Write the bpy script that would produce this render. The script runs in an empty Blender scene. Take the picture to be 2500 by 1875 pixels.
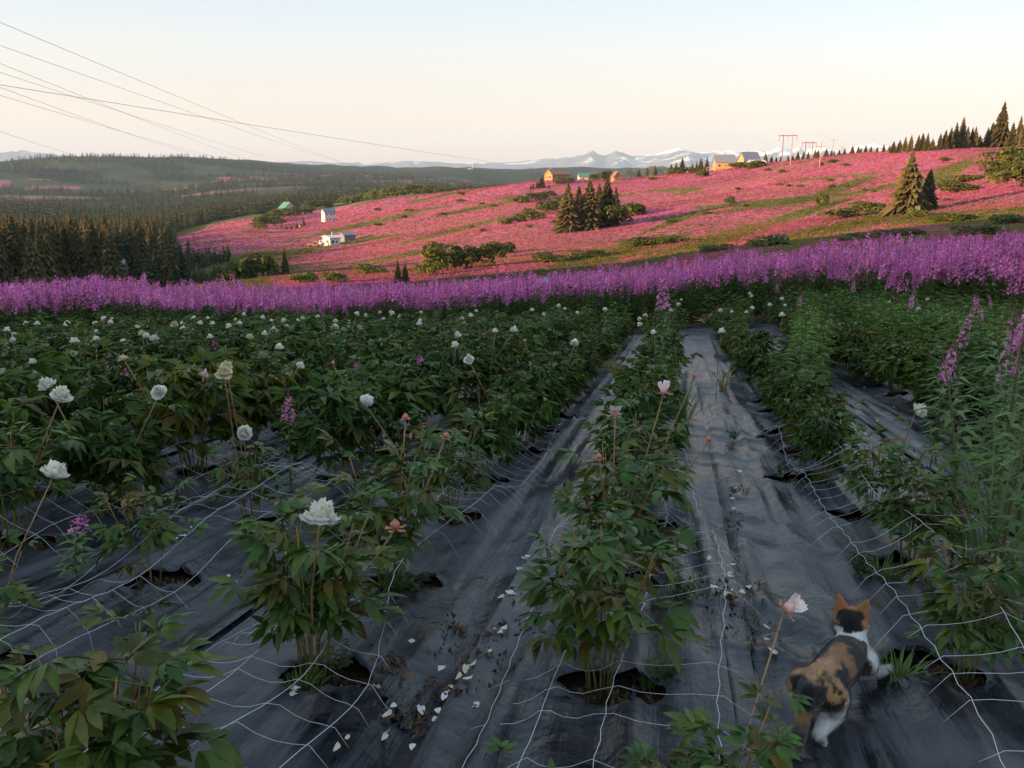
import bpy, bmesh, math, random
import numpy as np
from mathutils import Vector, Matrix, noise as mnoise

R = math.radians
random.seed(7)
rng = np.random.default_rng(7)
scn = bpy.context.scene
COL = scn.collection

# ------------------------------------------------------------------ camera, sky, sun, exposure
CAM_H, PITCH, FPX = 1.45, R(14.0), 2090.0          # focal length in pixels of a 2500 x 1875 frame
cam_d = bpy.data.cameras.new('camera'); cam = bpy.data.objects.new('camera', cam_d); COL.objects.link(cam)
cam.location = (0, 0, CAM_H); cam.rotation_euler = (R(90) - PITCH, 0, 0)
cam_d.sensor_width = 36.0; cam_d.lens = FPX / 2500 * 36.0
cam_d.clip_start = 0.05; cam_d.clip_end = 80000
scn.camera = cam

SUN_AZ, SUN_EL = R(-112.0), R(8.0)                 # measured from +Y (view direction), positive to the right
world = bpy.data.worlds.new('World'); scn.world = world; world.use_nodes = True
wn = world.node_tree.nodes; wl = world.node_tree.links
wn.clear()
w_out = wn.new('ShaderNodeOutputWorld'); w_bg = wn.new('ShaderNodeBackground'); w_sky = wn.new('ShaderNodeTexSky')
w_sky.sky_type = 'NISHITA'; w_sky.sun_disc = False
w_sky.sun_elevation = SUN_EL; w_sky.sun_rotation = SUN_AZ
w_sky.altitude = 300; w_sky.air_density = 1.0; w_sky.dust_density = 1.5; w_sky.ozone_density = 1.2
w_bg.inputs['Strength'].default_value = 0.103
w_mix = wn.new('ShaderNodeMix'); w_mix.data_type = 'RGBA'; w_mix.inputs[0].default_value = 0.74      # evening veil, the same all round the horizon
w_tc = wn.new('ShaderNodeTexCoord'); w_sep = wn.new('ShaderNodeSeparateXYZ'); w_rmp = wn.new('ShaderNodeValToRGB')
wl.new(w_tc.outputs['Generated'], w_sep.inputs[0]); wl.new(w_sep.outputs['Z'], w_rmp.inputs[0])
for _k, (_p, _c) in enumerate([(0.0, (2.9, 1.98, 1.72)), (0.055, (2.88, 2.2, 1.94)), (0.13, (2.62, 2.45, 2.38)), (0.23, (1.78, 2.28, 2.85)), (1.0, (1.7, 2.2, 2.9))]):
    if _k > 1: w_rmp.color_ramp.elements.new(_p)
    w_rmp.color_ramp.elements[_k].position = _p; w_rmp.color_ramp.elements[_k].color = tuple(c / 4 for c in _c) + (1,)
w_scl = wn.new('ShaderNodeVectorMath'); w_scl.operation = 'SCALE'; w_scl.inputs['Scale'].default_value = 4.0
wl.new(w_rmp.outputs[0], w_scl.inputs[0]); wl.new(w_scl.outputs[0], w_mix.inputs[7])
wl.new(w_sky.outputs[0], w_mix.inputs[6]); wl.new(w_mix.outputs[2], w_bg.inputs[0]); wl.new(w_bg.outputs[0], w_out.inputs[0])

sun_d = bpy.data.lights.new('sun', 'SUN'); sun = bpy.data.objects.new('sun', sun_d); COL.objects.link(sun)
sun_d.energy = 4.7; sun_d.angle = R(0.5); sun_d.color = (1.0, 0.57, 0.27)
_sd = Vector((math.sin(SUN_AZ) * math.cos(SUN_EL), math.cos(SUN_AZ) * math.cos(SUN_EL), math.sin(SUN_EL)))
sun.rotation_euler = _sd.to_track_quat('Z', 'Y').to_euler()
sun.location = _sd * 200

scn.view_settings.view_transform = 'Standard'; scn.view_settings.look = 'None'
scn.view_settings.gamma = 1.0; scn.view_settings.use_curve_mapping = False
scn.view_settings.exposure = 1.9
scn.render.engine = 'CYCLES'
scn.cycles.max_bounces = 5; scn.cycles.diffuse_bounces = 2; scn.cycles.glossy_bounces = 2
scn.cycles.transmission_bounces = 2; scn.cycles.volume_bounces = 0; scn.cycles.transparent_max_bounces = 6
scn.cycles.use_denoising = True

# ------------------------------------------------------------------ small helpers
def lin(r, g, b):
    f = lambda c: (c / 255 / 12.92) if c / 255 <= 0.04045 else ((c / 255 + 0.055) / 1.055) ** 2.4
    return (f(r), f(g), f(b), 1.0)

def hash2(ix, iy, s):
    h = (ix.astype(np.int64) * 374761393 + iy.astype(np.int64) * 668265263 + s * 1274126177) & 0xFFFFFFFF
    h = ((h ^ (h >> 13)) * 1274126177) & 0xFFFFFFFF
    h = (h ^ (h >> 16)) & 0xFFFFFF
    return h / float(0xFFFFFF)

def vnoise(x, y, s=0):
    x = np.asarray(x, float); y = np.asarray(y, float)
    ix = np.floor(x); iy = np.floor(y); fx = x - ix; fy = y - iy
    fx = fx * fx * (3 - 2 * fx); fy = fy * fy * (3 - 2 * fy)
    a = hash2(ix, iy, s); b = hash2(ix + 1, iy, s); c = hash2(ix, iy + 1, s); d = hash2(ix + 1, iy + 1, s)
    return (a * (1 - fx) + b * fx) * (1 - fy) + (c * (1 - fx) + d * fx) * fy

def fbm(x, y, s=0, o=4, lac=2.03, g=0.5):
    t = 0; a = 1; n = 0
    for k in range(o):
        t = t + a * vnoise(x, y, s + 17 * k); n += a; a *= g
        x = np.asarray(x) * lac + 3.1; y = np.asarray(y) * lac - 1.7
    return t / n

def sstep(a, b, x):
    t = np.clip((np.asarray(x, float) - a) / (b - a), 0, 1)
    return t * t * (3 - 2 * t)

def mesh_np(name, V, F, mat=None, smooth=False, mats=None, midx=None):
    """V (n,3), F list of index arrays with one size each (tris or quads)"""
    me = bpy.data.meshes.new(name)
    V = np.asarray(V, np.float32)
    if not isinstance(F, (list, tuple)): F = [F]
    F = [np.asarray(f, np.int32) for f in F if len(f)]
    me.vertices.add(len(V)); me.vertices.foreach_set('co', V.ravel())
    nl = sum(f.size for f in F); npoly = sum(len(f) for f in F)
    me.loops.add(nl); me.polygons.add(npoly)
    me.loops.foreach_set('vertex_index', np.concatenate([f.ravel() for f in F]))
    tot = np.concatenate([np.full(len(f), f.shape[1], np.int32) for f in F])
    st = np.concatenate([[0], np.cumsum(tot)[:-1]]).astype(np.int32)
    me.polygons.foreach_set('loop_start', st)
    if midx is not None: me.polygons.foreach_set('material_index', np.asarray(midx, np.int32))
    me.polygons.foreach_set('use_smooth', np.full(npoly, smooth, bool))
    for m in (mats or ([mat] if mat else [])): me.materials.append(m)
    me.update(calc_edges=True)
    return me

def col_attr(me, C, name='tint'):
    a = me.color_attributes.new(name, 'FLOAT_COLOR', 'POINT')
    C = np.asarray(C, np.float32)
    if C.shape[1] == 3: C = np.concatenate([C, np.ones((len(C), 1), np.float32)], 1)
    a.data.foreach_set('color', C.ravel())

def link(name, me, parent=None, loc=None):
    o = bpy.data.objects.new(name, me); COL.objects.link(o)
    if parent is not None: o.parent = parent
    if loc is not None: o.location = loc
    return o

def tag(o, label=None, cat=None, group=None, kind=None):
    if label: o['label'] = label
    if cat: o['category'] = cat
    if group: o['group'] = group
    if kind: o['kind'] = kind
    return o

def empty(name, loc=(0, 0, 0), rz=0.0, label=None, cat=None, group=None):
    o = bpy.data.objects.new(name, None); COL.objects.link(o)
    o.location = loc; o.rotation_euler = (0, 0, rz); o.empty_display_size = 0.1
    return tag(o, label, cat, group)

class MB:
    """collects triangles and quads with an optional colour per vertex"""
    def __init__(s): s.v = []; s.t = []; s.q = []; s.c = []
    def add(s, V, T=(), Q=(), c=None):
        n = len(s.v); s.v += [tuple(p) for p in V]
        s.t += [tuple(i + n for i in f) for f in T]; s.q += [tuple(i + n for i in f) for f in Q]
        s.c += [c or (1, 1, 1)] * len(V) if not (c and isinstance(c, list)) else c
        return s
    def box(s, a, b, c=None):
        x0, y0, z0 = a; x1, y1, z1 = b
        return s.add([(x0,y0,z0),(x1,y0,z0),(x1,y1,z0),(x0,y1,z0),(x0,y0,z1),(x1,y0,z1),(x1,y1,z1),(x0,y1,z1)],
              Q=[(0,3,2,1),(4,5,6,7),(0,1,5,4),(1,2,6,5),(2,3,7,6),(3,0,4,7)], c=c)
    def tube(s, pts, rad, n=5, c=None, cap=True):
        pts = [Vector(p) for p in pts]; m = len(pts)
        if not hasattr(rad, '__len__'): rad = [rad] * m
        V = []; ref = None
        for i, p in enumerate(pts):
            d = (pts[min(i + 1, m - 1)] - pts[max(i - 1, 0)]).normalized()
            if ref is None: ref = d.orthogonal().normalized()
            ref = (ref - d * ref.dot(d)); ref = ref.normalized() if ref.length > 1e-6 else d.orthogonal().normalized()
            w = d.cross(ref)
            for k in range(n):
                a = 2 * math.pi * k / n
                V.append(p + (ref * math.cos(a) + w * math.sin(a)) * rad[i])
        Q = [(i * n + k, i * n + (k + 1) % n, (i + 1) * n + (k + 1) % n, (i + 1) * n + k) for i in range(m - 1) for k in range(n)]
        T = []
        if cap:
            V.append(pts[0]); V.append(pts[-1]); a = m * n; b = a + 1
            T = [(a, (k + 1) % n, k) for k in range(n)] + [(b, (m - 1) * n + k, (m - 1) * n + (k + 1) % n) for k in range(n)]
        return s.add(V, T, Q, c)
    def mesh(s, name, mat=None, smooth=False, tint=False):
        me = mesh_np(name, s.v, [np.array(s.t, np.int32).reshape(-1, 3), np.array(s.q, np.int32).reshape(-1, 4)], mat, smooth)
        if tint: col_attr(me, np.array(s.c))
        return me
    def arrays(s):
        T = list(s.t)
        for a, b, c, d in s.q: T += [(a, b, c), (a, c, d)]
        return np.array(s.v, float), np.array(T, np.int32), np.array(s.c, float)

def scatter(V, T, C, P, rz, sc, tilt=None, tintmul=None):
    """many copies of one small mesh as arrays: P (n,3), rz (n,), sc (n,) or (n,3)"""
    n = len(P); m = len(V); P = np.asarray(P, float)
    sc = np.asarray(sc, float); sc = sc[:, None] * np.ones(3) if sc.ndim == 1 else sc
    W = V[None] * sc[:, None, :]
    c, s_ = np.cos(rz)[:, None], np.sin(rz)[:, None]
    X = W[..., 0] * c - W[..., 1] * s_; Y = W[..., 0] * s_ + W[..., 1] * c; Z = W[..., 2]
    if tilt is not None:
        X = X + Z * tilt[:, 0:1]; Y = Y + Z * tilt[:, 1:2]
    out = np.stack([X, Y, Z], -1) + P[:, None, :]
    F = (T[None] + (np.arange(n) * m)[:, None, None]).reshape(-1, 3)
    CC = np.broadcast_to(C[None], (n, m, 3))
    if tintmul is not None: CC = CC * tintmul[:, None, :]
    return out.reshape(-1, 3), F, CC.reshape(-1, 3)

def join_arrays(L):
    V = []; F = []; C = []; n = 0
    for v, f, c in L:
        V.append(v); F.append(f + n); C.append(c); n += len(v)
    return np.concatenate(V), np.concatenate(F), np.concatenate(C)

# ------------------------------------------------------------------ node materials
def material(name, rough=0.6, spec=0.5):
    m = bpy.data.materials.new(name); m.use_nodes = True
    nt = m.node_tree; b = nt.nodes['Principled BSDF']
    b.inputs['Roughness'].default_value = rough; b.inputs['Specular IOR Level'].default_value = spec
    return m, nt, b

def n_noise(nt, scale, detail=4, rough=0.55, vec=None, dist=0.0):
    n = nt.nodes.new('ShaderNodeTexNoise'); n.inputs['Scale'].default_value = scale
    n.inputs['Detail'].default_value = detail; n.inputs['Roughness'].default_value = rough
    n.inputs['Distortion'].default_value = dist
    if vec is not None: nt.links.new(vec, n.inputs['Vector'])
    return n.outputs['Fac']

def n_coord(nt, kind='Object', scale=(1, 1, 1), rot=(0, 0, 0)):
    t = nt.nodes.new('ShaderNodeTexCoord'); mp = nt.nodes.new('ShaderNodeMapping')
    mp.inputs['Scale'].default_value = scale; mp.inputs['Rotation'].default_value = rot
    nt.links.new(t.outputs[kind], mp.inputs['Vector']); return mp.outputs['Vector']

def n_ramp(nt, fac, stops):
    r = nt.nodes.new('ShaderNodeValToRGB'); e = r.color_ramp.elements
    while len(e) < len(stops): e.new(0.5)
    for k, (p, c) in enumerate(stops):
        e[k].position = p; e[k].color = c if len(c) == 4 else (*c, 1)
    nt.links.new(fac, r.inputs[0]); return r.outputs[0]

def n_mix(nt, fac, a, b, mode='MIX'):
    m = nt.nodes.new('ShaderNodeMix'); m.data_type = 'RGBA'; m.blend_type = mode
    for i, v in ((0, fac), (6, a), (7, b)):
        if hasattr(v, 'is_output'): nt.links.new(v, m.inputs[i])
        else: m.inputs[i].default_value = v if i == 0 else (v if len(v) == 4 else (*v, 1))
    return m.outputs[2]

def n_bump(nt, h, strength, dist, b):
    k = nt.nodes.new('ShaderNodeBump'); k.inputs['Strength'].default_value = strength; k.inputs['Distance'].default_value = dist
    nt.links.new(h, k.inputs['Height']); nt.links.new(k.outputs[0], b.inputs['Normal'])

def n_attr(nt, name='tint'):
    a = nt.nodes.new('ShaderNodeAttribute'); a.attribute_name = name; return a.outputs['Color']

def n_rand(nt):
    return nt.nodes.new('ShaderNodeObjectInfo').outputs['Random']

def simple(name, c, rough=0.6, var=0.25, scale=8.0, spec=0.4, bump=0.0, metallic=0.0):
    m, nt, b = material(name, rough, spec)
    f = n_noise(nt, scale, 4, 0.6, n_coord(nt))
    lo = tuple(x * (1 - var) for x in c[:3]); hi = tuple(min(1, x * (1 + var)) for x in c[:3])
    nt.links.new(n_ramp(nt, f, [(0.3, lo), (0.7, hi)]), b.inputs['Base Color'])
    b.inputs['Metallic'].default_value = metallic
    if bump: n_bump(nt, f, bump, 0.02, b)
    return m

def leafy(name, c, rough=0.5, trans=0.25, var=0.35, spec=0.35, tint=True, objrand=0.2, scale=30.0):
    """foliage: colour attribute x noise x per-object variation, with a translucent share"""
    m, nt, b = material(name, rough, spec)
    f = n_noise(nt, scale, 3, 0.6, n_coord(nt))
    cc = n_ramp(nt, f, [(0.3, tuple(x * (1 - var) for x in c)), (0.7, tuple(x * (1 + var) for x in c))])
    if tint: cc = n_mix(nt, 1.0, cc, n_attr(nt), 'MULTIPLY')
    if objrand:
        rr = n_ramp(nt, n_rand(nt), [(0.0, (1 - objrand,) * 3), (1.0, (1 + objrand,) * 3)])
        cc = n_mix(nt, 1.0, cc, rr, 'MULTIPLY')
    nt.links.new(cc, b.inputs['Base Color'])
    if trans:
        tr = nt.nodes.new('ShaderNodeBsdfTranslucent'); mx = nt.nodes.new('ShaderNodeMixShader')
        nt.links.new(cc, tr.inputs[0]); mx.inputs[0].default_value = trans
        nt.links.new(b.outputs[0], mx.inputs[1]); nt.links.new(tr.outputs[0], mx.inputs[2])
        out = nt.nodes['Material Output']; nt.links.new(mx.outputs[0], out.inputs[0])
    return m

# ------------------------------------------------------------------ the lie of the land
def pray(x, y):
    """world direction of a picture point (2500 x 1875 frame), used only to read distances off the photograph"""
    a = (x - 1250) / FPX; b = (937.5 - y) / FPX
    return a, math.cos(PITCH) + b * math.sin(PITCH), -math.sin(PITCH) + b * math.cos(PITCH)

def tan_elev(x, y):
    d = pray(x, y); return d[2] / math.hypot(d[0], d[1])

ROW_AZ = R(10.85); ROW_S = 0.1249; ROW_Q = 0.035
UX, UY = math.sin(ROW_AZ), math.cos(ROW_AZ); VX, VY = math.cos(ROW_AZ), -math.sin(ROW_AZ)
def uv2xy(u, v): return u * UX + v * VX, u * UY + v * VY
def xy2uv(x, y): return x * UX + y * UY, x * VX + y * VY

TOPX = [-600, 0, 450, 640, 1000, 1180, 1400, 1560, 1750, 2060, 2200, 2400, 2500, 3100]
TOPY = [695, 686, 677, 672, 673, 664, 645, 634, 612, 590, 577, 562, 560, 545]
def top_line(x): return np.interp(x, TOPX, TOPY)

PROFILE = {   # picture column -> (distance m, picture row) read off the photograph, skyline and beyond
 -300: [(100,725),(200,705),(350,655),(600,595),(1000,535),(1600,490),(2200,448),(2800,402),(3200,384),(4200,410),(6500,425)],
 0:    [(100,722),(200,702),(350,650),(600,590),(1000,530),(1600,490),(2200,446),(2800,402),(3200,384),(4200,410),(6500,425)],
 400:  [(100,715),(200,692),(320,642),(430,606),(560,580),(700,565),(1000,535),(1500,500),(2100,455),(2700,400),(3100,374),(4200,405),(6500,425)],
 600:  [(100,705),(170,675),(270,628),(420,585),(580,545),(700,528),(900,518),(1300,500),(2000,458),(2700,410),(3200,384),(4200,408),(6500,425)],
 800:  [(100,690),(160,658),(250,620),(400,574),(550,535),(720,505),(850,500),(1300,486),(2500,440),(3600,404),(4400,410),(6500,425)],
 1000: [(100,680),(150,648),(220,602),(330,555),(450,515),(600,481),(700,472),(800,476),(1300,482),(2500,440),(3800,406),(4400,412),(6500,425)],
 1250: [(100,660),(140,630),(200,580),(300,525),(400,477),(500,451),(560,455),(900,482),(2500,450),(4000,408),(4500,414),(6500,425)],
 1500: [(100,642),(140,606),(200,560),(300,505),(400,455),(480,431),(540,438),(900,472),(2500,455),(4200,416),(6500,425)],
 1750: [(90,618),(140,580),(200,535),(300,476),(400,432),(470,411),(530,417),(900,455),(3000,448),(4500,430),(6500,430)],
 2000: [(85,602),(130,565),(180,520),(250,466),(330,411),(400,380),(450,384),(800,430),(3000,448),(6500,430)],
 2250: [(80,592),(120,547),(160,510),(220,442),(300,385),(350,359),(400,362),(800,420),(3000,445),(6500,430)],
 2500: [(80,582),(110,541),(150,490),(200,430),(270,375),(320,353),(380,356),(800,420),(3000,445),(6500,430)],
 2900: [(80,576),(110,535),(150,485),(200,425),(270,370),(320,350),(380,352),(800,420),(3000,445),(6500,430)],
}
LR = np.linspace(math.log(24), math.log(6500), 240)
_cols = sorted(PROFILE); _azs = []; _tab = []
for cx in _cols:
    t = float(top_line(cx))
    pts = [(23, t + 198), (28, t + 158), (45, t + 92)] + [p for p in PROFILE[cx]]
    pts = [(r, y) for r, y in pts]
    lr = [math.log(r) for r, y in pts]; te = [tan_elev(cx, y) for r, y in pts]
    row = np.interp(LR, lr, te)
    k = np.hanning(9); k /= k.sum()
    row = np.convolve(np.pad(row, 4, mode='edge'), k, 'valid')
    _azs.append(math.atan2((cx - 1250) / FPX, 1.012)); _tab.append(row)
_tab = np.array(_tab)
AZG = np.linspace(_azs[0], _azs[-1], 160)
def _cubic(xs, T, xq):
    xs = np.array(xs); m = np.gradient(T, xs, axis=0)
    i = np.clip(np.searchsorted(xs, xq) - 1, 0, len(xs) - 2); h = (xs[i + 1] - xs[i])[:, None]; t = ((xq - xs[i]))[:, None] / h
    return ((2*t**3-3*t**2+1)*T[i] + (t**3-2*t**2+t)*h*m[i] + (-2*t**3+3*t**2)*T[i+1] + (t**3-t**2)*h*m[i+1])
ELEV = _cubic(_azs, _tab, AZG)

def field_z(x, y):
    u, v = xy2uv(np.asarray(x, float), np.asarray(y, float))
    return -ROW_S * u + ROW_Q * v

def ground_z(x, y):
    x = np.asarray(x, float); y = np.asarray(y, float)
    r = np.hypot(x, y); az = np.arctan2(x, y)
    zf = field_z(x, y)
    a = (np.clip(az, AZG[0], AZG[-1]) - AZG[0]) / (AZG[1] - AZG[0]); i = np.clip(a.astype(int), 0, len(AZG) - 2); fa = a - i
    b = (np.clip(np.log(np.maximum(r, 1e-3)), LR[0], LR[-1]) - LR[0]) / (LR[1] - LR[0]); j = np.clip(b.astype(int), 0, len(LR) - 2); fb = b - j
    te = (ELEV[i, j] * (1 - fa) + ELEV[i + 1, j] * fa) * (1 - fb) + (ELEV[i, j + 1] * (1 - fa) + ELEV[i + 1, j + 1] * fa) * fb
    zp = CAM_H + te * r
    # gentle relief on the slopes
    zp = zp + (fbm(x / 60, y / 60, 3, 3) - 0.5) * 5.0 * sstep(60, 220, r) * (1 - sstep(900, 1400, r))
    zp = zp + (fbm(x / 420, y / 420, 5, 4) - 0.5) * 60.0 * sstep(1200, 2200, r)
    # out of the picture: rising ground behind the camera, and the ridge that shades the field in the evening
    zr = 14 * np.tanh(zf / 14)
    wz = np.where(az < 0, 1 - sstep(R(72), R(112), -az), 1 - sstep(R(42), R(75), az))
    z = zr + (zp - zr) * wz
    z = z + (33.0 - z) * np.exp(-((x + 135) / 42) ** 2) * sstep(72, 8, y) * sstep(-420, -260, y) * sstep(R(40), R(52), np.abs(az))
    w = sstep(17, 28, r)
    return zf * (1 - w) + z * w

def gz(x, y): return float(ground_z(np.array([x]), np.array([y]))[0])

def project(P):
    """picture position (2500 x 1875) of world points"""
    P = np.asarray(P, float); d = P - np.array([0, 0, CAM_H])
    dep = d[..., 1] * math.cos(PITCH) - d[..., 2] * math.sin(PITCH)
    up = d[..., 1] * math.sin(PITCH) + d[..., 2] * math.cos(PITCH)
    dep = np.where(np.abs(dep) < 1e-6, 1e-6, dep)
    return 1250 + FPX * d[..., 0] / dep, 937.5 - FPX * up / dep, dep

def hit(px, py, h=0.0, r0=1.0, r1=6000.0):
    """where the line of sight through a picture point meets the ground raised by h"""
    d = pray(px, py); n = math.hypot(d[0], d[1])
    lo, hi = r0, r1
    for step in range(2):
        rs = np.exp(np.linspace(math.log(lo), math.log(hi), 420 if step == 0 else 40))
        x = d[0] / n * rs; y = d[1] / n * rs; z = CAM_H + d[2] / n * rs; g = ground_z(x, y) + h
        below = np.nonzero(z < g)[0]
        if len(below) == 0:
            k = int(np.argmin((z - g) / rs + np.where(rs > 1500, 1, 0))); break
        k = int(below[0])
        if k == 0: break
        lo, hi = rs[k - 1], rs[k]
    if k > 0 and len(below):
        e0 = z[k-1] - g[k-1]; e1 = z[k] - g[k]; t = e0 / (e0 - e1) if e0 != e1 else 0
        xx = x[k-1] + (x[k] - x[k-1]) * t; yy = y[k-1] + (y[k] - y[k-1]) * t
    else: xx, yy = x[k], y[k]
    return float(xx), float(yy), gz(xx, yy)

def at_range(px, py, r):
    """point at horizontal distance r on a line of sight"""
    d = pray(px, py); n = math.hypot(d[0], d[1])
    return Vector((d[0] / n * r, d[1] / n * r, CAM_H + d[2] / n * r))
# ------------------------------------------------------------------ terrain sheets, mountains, haze
def bloom_mask(x, y, z):
    """1 where fireweed colours the slope, 0 where grass and brush are green (a property of the planting)"""
    px, py, _ = project(np.stack([x, y, z], -1))
    r = np.hypot(x, y); az = np.arctan2(x, y)
    u = x * 0.83 - y * 0.55; v = x * 0.55 + y * 0.83        # streaks follow the slope
    n1 = fbm(u / 70, v / 22, 11, 4); n2 = fbm(u / 22 + 9, v / 9, 23, 3)
    m = sstep(0.36, 0.47, n1 * 0.72 + n2 * 0.28 + 0.05)
    # green belts and meadows
    def blob(cx, cy, sx, sy, rot=0.0):
        c, s = math.cos(rot), math.sin(rot); dx = px - cx; dy = py - cy
        X = dx * c + dy * s; Y = (-dx * s + dy * c) * 1.35
        return np.exp(-((X / sx) ** 2 + (Y / sy) ** 2))
    g = 0
    for b in [(1430,640,330,30,-.28),(1700,600,260,26,-.3),(2050,555,230,24,-.22),(1250,690,200,30,0),(640,628,160,22,-.12),(560,655,220,24,0),
              (2330,540,220,18,0),(2050,460,120,16,-.35),(900,545,240,9,-.22),(1120,560,200,8,-.25),(860,590,160,8,-.15),(1180,505,130,8,-.2),(1960,520,150,16,-.3),(2300,430,120,26,-.5),
              (1000,620,150,10,-.2),(1650,540,120,9,-.35),(2150,600,200,14,-.2),(1900,610,180,16,-.25),(2450,560,150,20,0)]:
        g = np.maximum(g, blob(*b))
    g = g * (0.75 + 0.6 * (n2 - 0.3))
    m = m * (1 - np.clip(g * 1.5, 0, 1))
    # left valley and its woods are not in bloom, nor is anything past the ridge
    edge = np.interp(px, [-600, 330, 375, 400, 520, 600, 700, 860, 1000, 1250, 2600], [-1, 40, 60, 540, 640, 650, 680, 740, 660, 560, 560]) 
    m = m * sstep(1.06, 0.94, r / np.maximum(edge, 1)) * (px > 340) * sstep(300, 360, r + np.maximum(px - 520, 0) * 1.5)
    # far meadows on the left hill
    far = sstep(0.50, 0.60, fbm(x / 200, y / 120, 41, 4)) * sstep(1500, 1900, r) * (1 - sstep(2900, 3100, r)) * 0.55
    return np.clip(np.maximum(m, far), 0, 1)

m_ground, nt, b = material('hillside_growth', 0.9, 0.1)
geo = n_coord(nt)
nA = n_noise(nt, 0.9, 5, 0.7, geo); nB = n_noise(nt, 0.06, 5, 0.6, geo); nC = n_noise(nt, 3.0, 3, 0.6, geo)
pink = n_ramp(nt, nA, [(0.30, (0.19, 0.075, 0.085)), (0.5, (0.385, 0.105, 0.165)), (0.7, (0.50, 0.138, 0.215))])
green = n_ramp(nt, nB, [(0.3, (0.055, 0.075, 0.018)), (0.5, (0.10, 0.125, 0.028)), (0.72, (0.17, 0.15, 0.045))])
at = n_attr(nt, 'bloom'); sep = nt.nodes.new('ShaderNodeSeparateColor'); nt.links.new(at, sep.inputs[0])
mth = nt.nodes.new('ShaderNodeMath'); mth.operation = 'MULTIPLY_ADD'; nt.links.new(nC, mth.inputs[0]); mth.inputs[1].default_value = 0.5; nt.links.new(sep.outputs[0], mth.inputs[2])
fac = n_ramp(nt, mth.outputs[0], [(0.45, (0, 0, 0)), (0.75, (1, 1, 1))])
cc = n_mix(nt, fac, green, pink)
wood = n_ramp(nt, nB, [(0.3, (0.016, 0.024, 0.014)), (0.7, (0.035, 0.046, 0.024))])
far_g = n_ramp(nt, nB, [(0.3, (0.03, 0.042, 0.02)), (0.7, (0.075, 0.085, 0.04))])
cc = n_mix(nt, sep.outputs[2], cc, n_mix(nt, fac, far_g, (0.30, 0.11, 0.14)))
cc = n_mix(nt, sep.outputs[1], cc, wood)
nt.links.new(cc, b.inputs['Base Color']); n_bump(nt, nA, 0.8, 0.6, b)

m_soil, nt, b = material('dark_soil', 0.95, 0.2)
geo = n_coord(nt); f1 = n_noise(nt, 22, 6, 0.7, geo); f2 = n_noise(nt, 2.2, 3, 0.5, geo)
nt.links.new(n_mix(nt, f2, n_ramp(nt, f1, [(0.3, (0.03, 0.02, 0.013)), (0.7, (0.11, 0.072, 0.045))]), (0.045, 0.038, 0.02)), b.inputs['Base Color'])
n_bump(nt, f1, 1.0, 0.03, b)

def wood_mask(x, y):
    """wooded ground (0..1)"""
    r = np.hypot(x, y); px, py, _ = project(np.stack([x, y, ground_z(x, y)], -1))
    w = sstep(0.40, 0.50, fbm(x / 200, y / 150, 61, 4) + 0.05)
    w = np.where(r > 1500, sstep(0.45, 0.53, fbm(x / 170, y / 110, 65, 4)), w)
    w = np.maximum(w, sstep(1500, 1150, r) * sstep(0.22, 0.34, fbm(x / 70, y / 70, 63, 3)))
    w = np.maximum(w, sstep(2700, 3000, r) * 0.9)
    near = sstep(90, 140, r)
    outer = np.interp(px, [-600, 370, 390, 430, 520, 600, 700, 860, 1000], [140, 140, 560, 620, 690, 740, 770, 860, 900])
    inner = (r < 320) * sstep(580, 540, px)
    return np.maximum(w * sstep(0.97, 1.05, r / outer), w * inner) * near

def polar_sheet(name, az, rr, mat, label_kind, dz=0.0):
    A, RR = np.meshgrid(az, rr, indexing='ij'); x = RR * np.sin(A); y = RR * np.cos(A); z = ground_z(x, y) + dz
    n, m = A.shape; V = np.stack([x, y, z], -1).reshape(-1, 3)
    i, j = np.meshgrid(np.arange(n - 1), np.arange(m - 1), indexing='ij'); a = (i * m + j).ravel()
    Q = np.stack([a, a + 1, a + m + 1, a + m], -1)[:, ::-1]
    me = mesh_np(name, V, [Q], mat, True)
    if mat is m_ground:
        C = np.stack([bloom_mask(x, y, z), wood_mask(x, y), sstep(800, 1000, np.hypot(x, y))], -1).reshape(-1, 3)
        C[:, 0] *= (1 - 0.9 * C[:, 1])
        col_attr(me, C, 'bloom')
    return tag(link(name, me), kind=label_kind)

az_in = np.linspace(R(-37), R(37), 470)
az_full = np.concatenate([np.linspace(R(-180), R(-38), 60), az_in, np.linspace(R(38), R(180), 60)])
r_a = np.concatenate([[0.02], np.exp(np.linspace(math.log(0.5), math.log(30), 90))])
r_b = np.exp(np.linspace(math.log(30), math.log(900), 170)); r_c = np.exp(np.linspace(math.log(900), math.log(6500), 70))
g0 = polar_sheet('field_ground', az_full[::2], r_a, m_soil, 'structure', -0.024)
tag(g0, 'dark soil under the fabric of the flower field', 'ground')
g1 = polar_sheet('hillside_ground', az_full, r_b, m_ground, 'structure', -0.024)
tag(g1, 'rolling hillside coloured pink by fireweed', 'hillside')
g2 = polar_sheet('far_hills', az_full, r_c, m_ground, 'structure', -0.05)
tag(g2, 'far wooded hills across the valley', 'hills')

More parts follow.
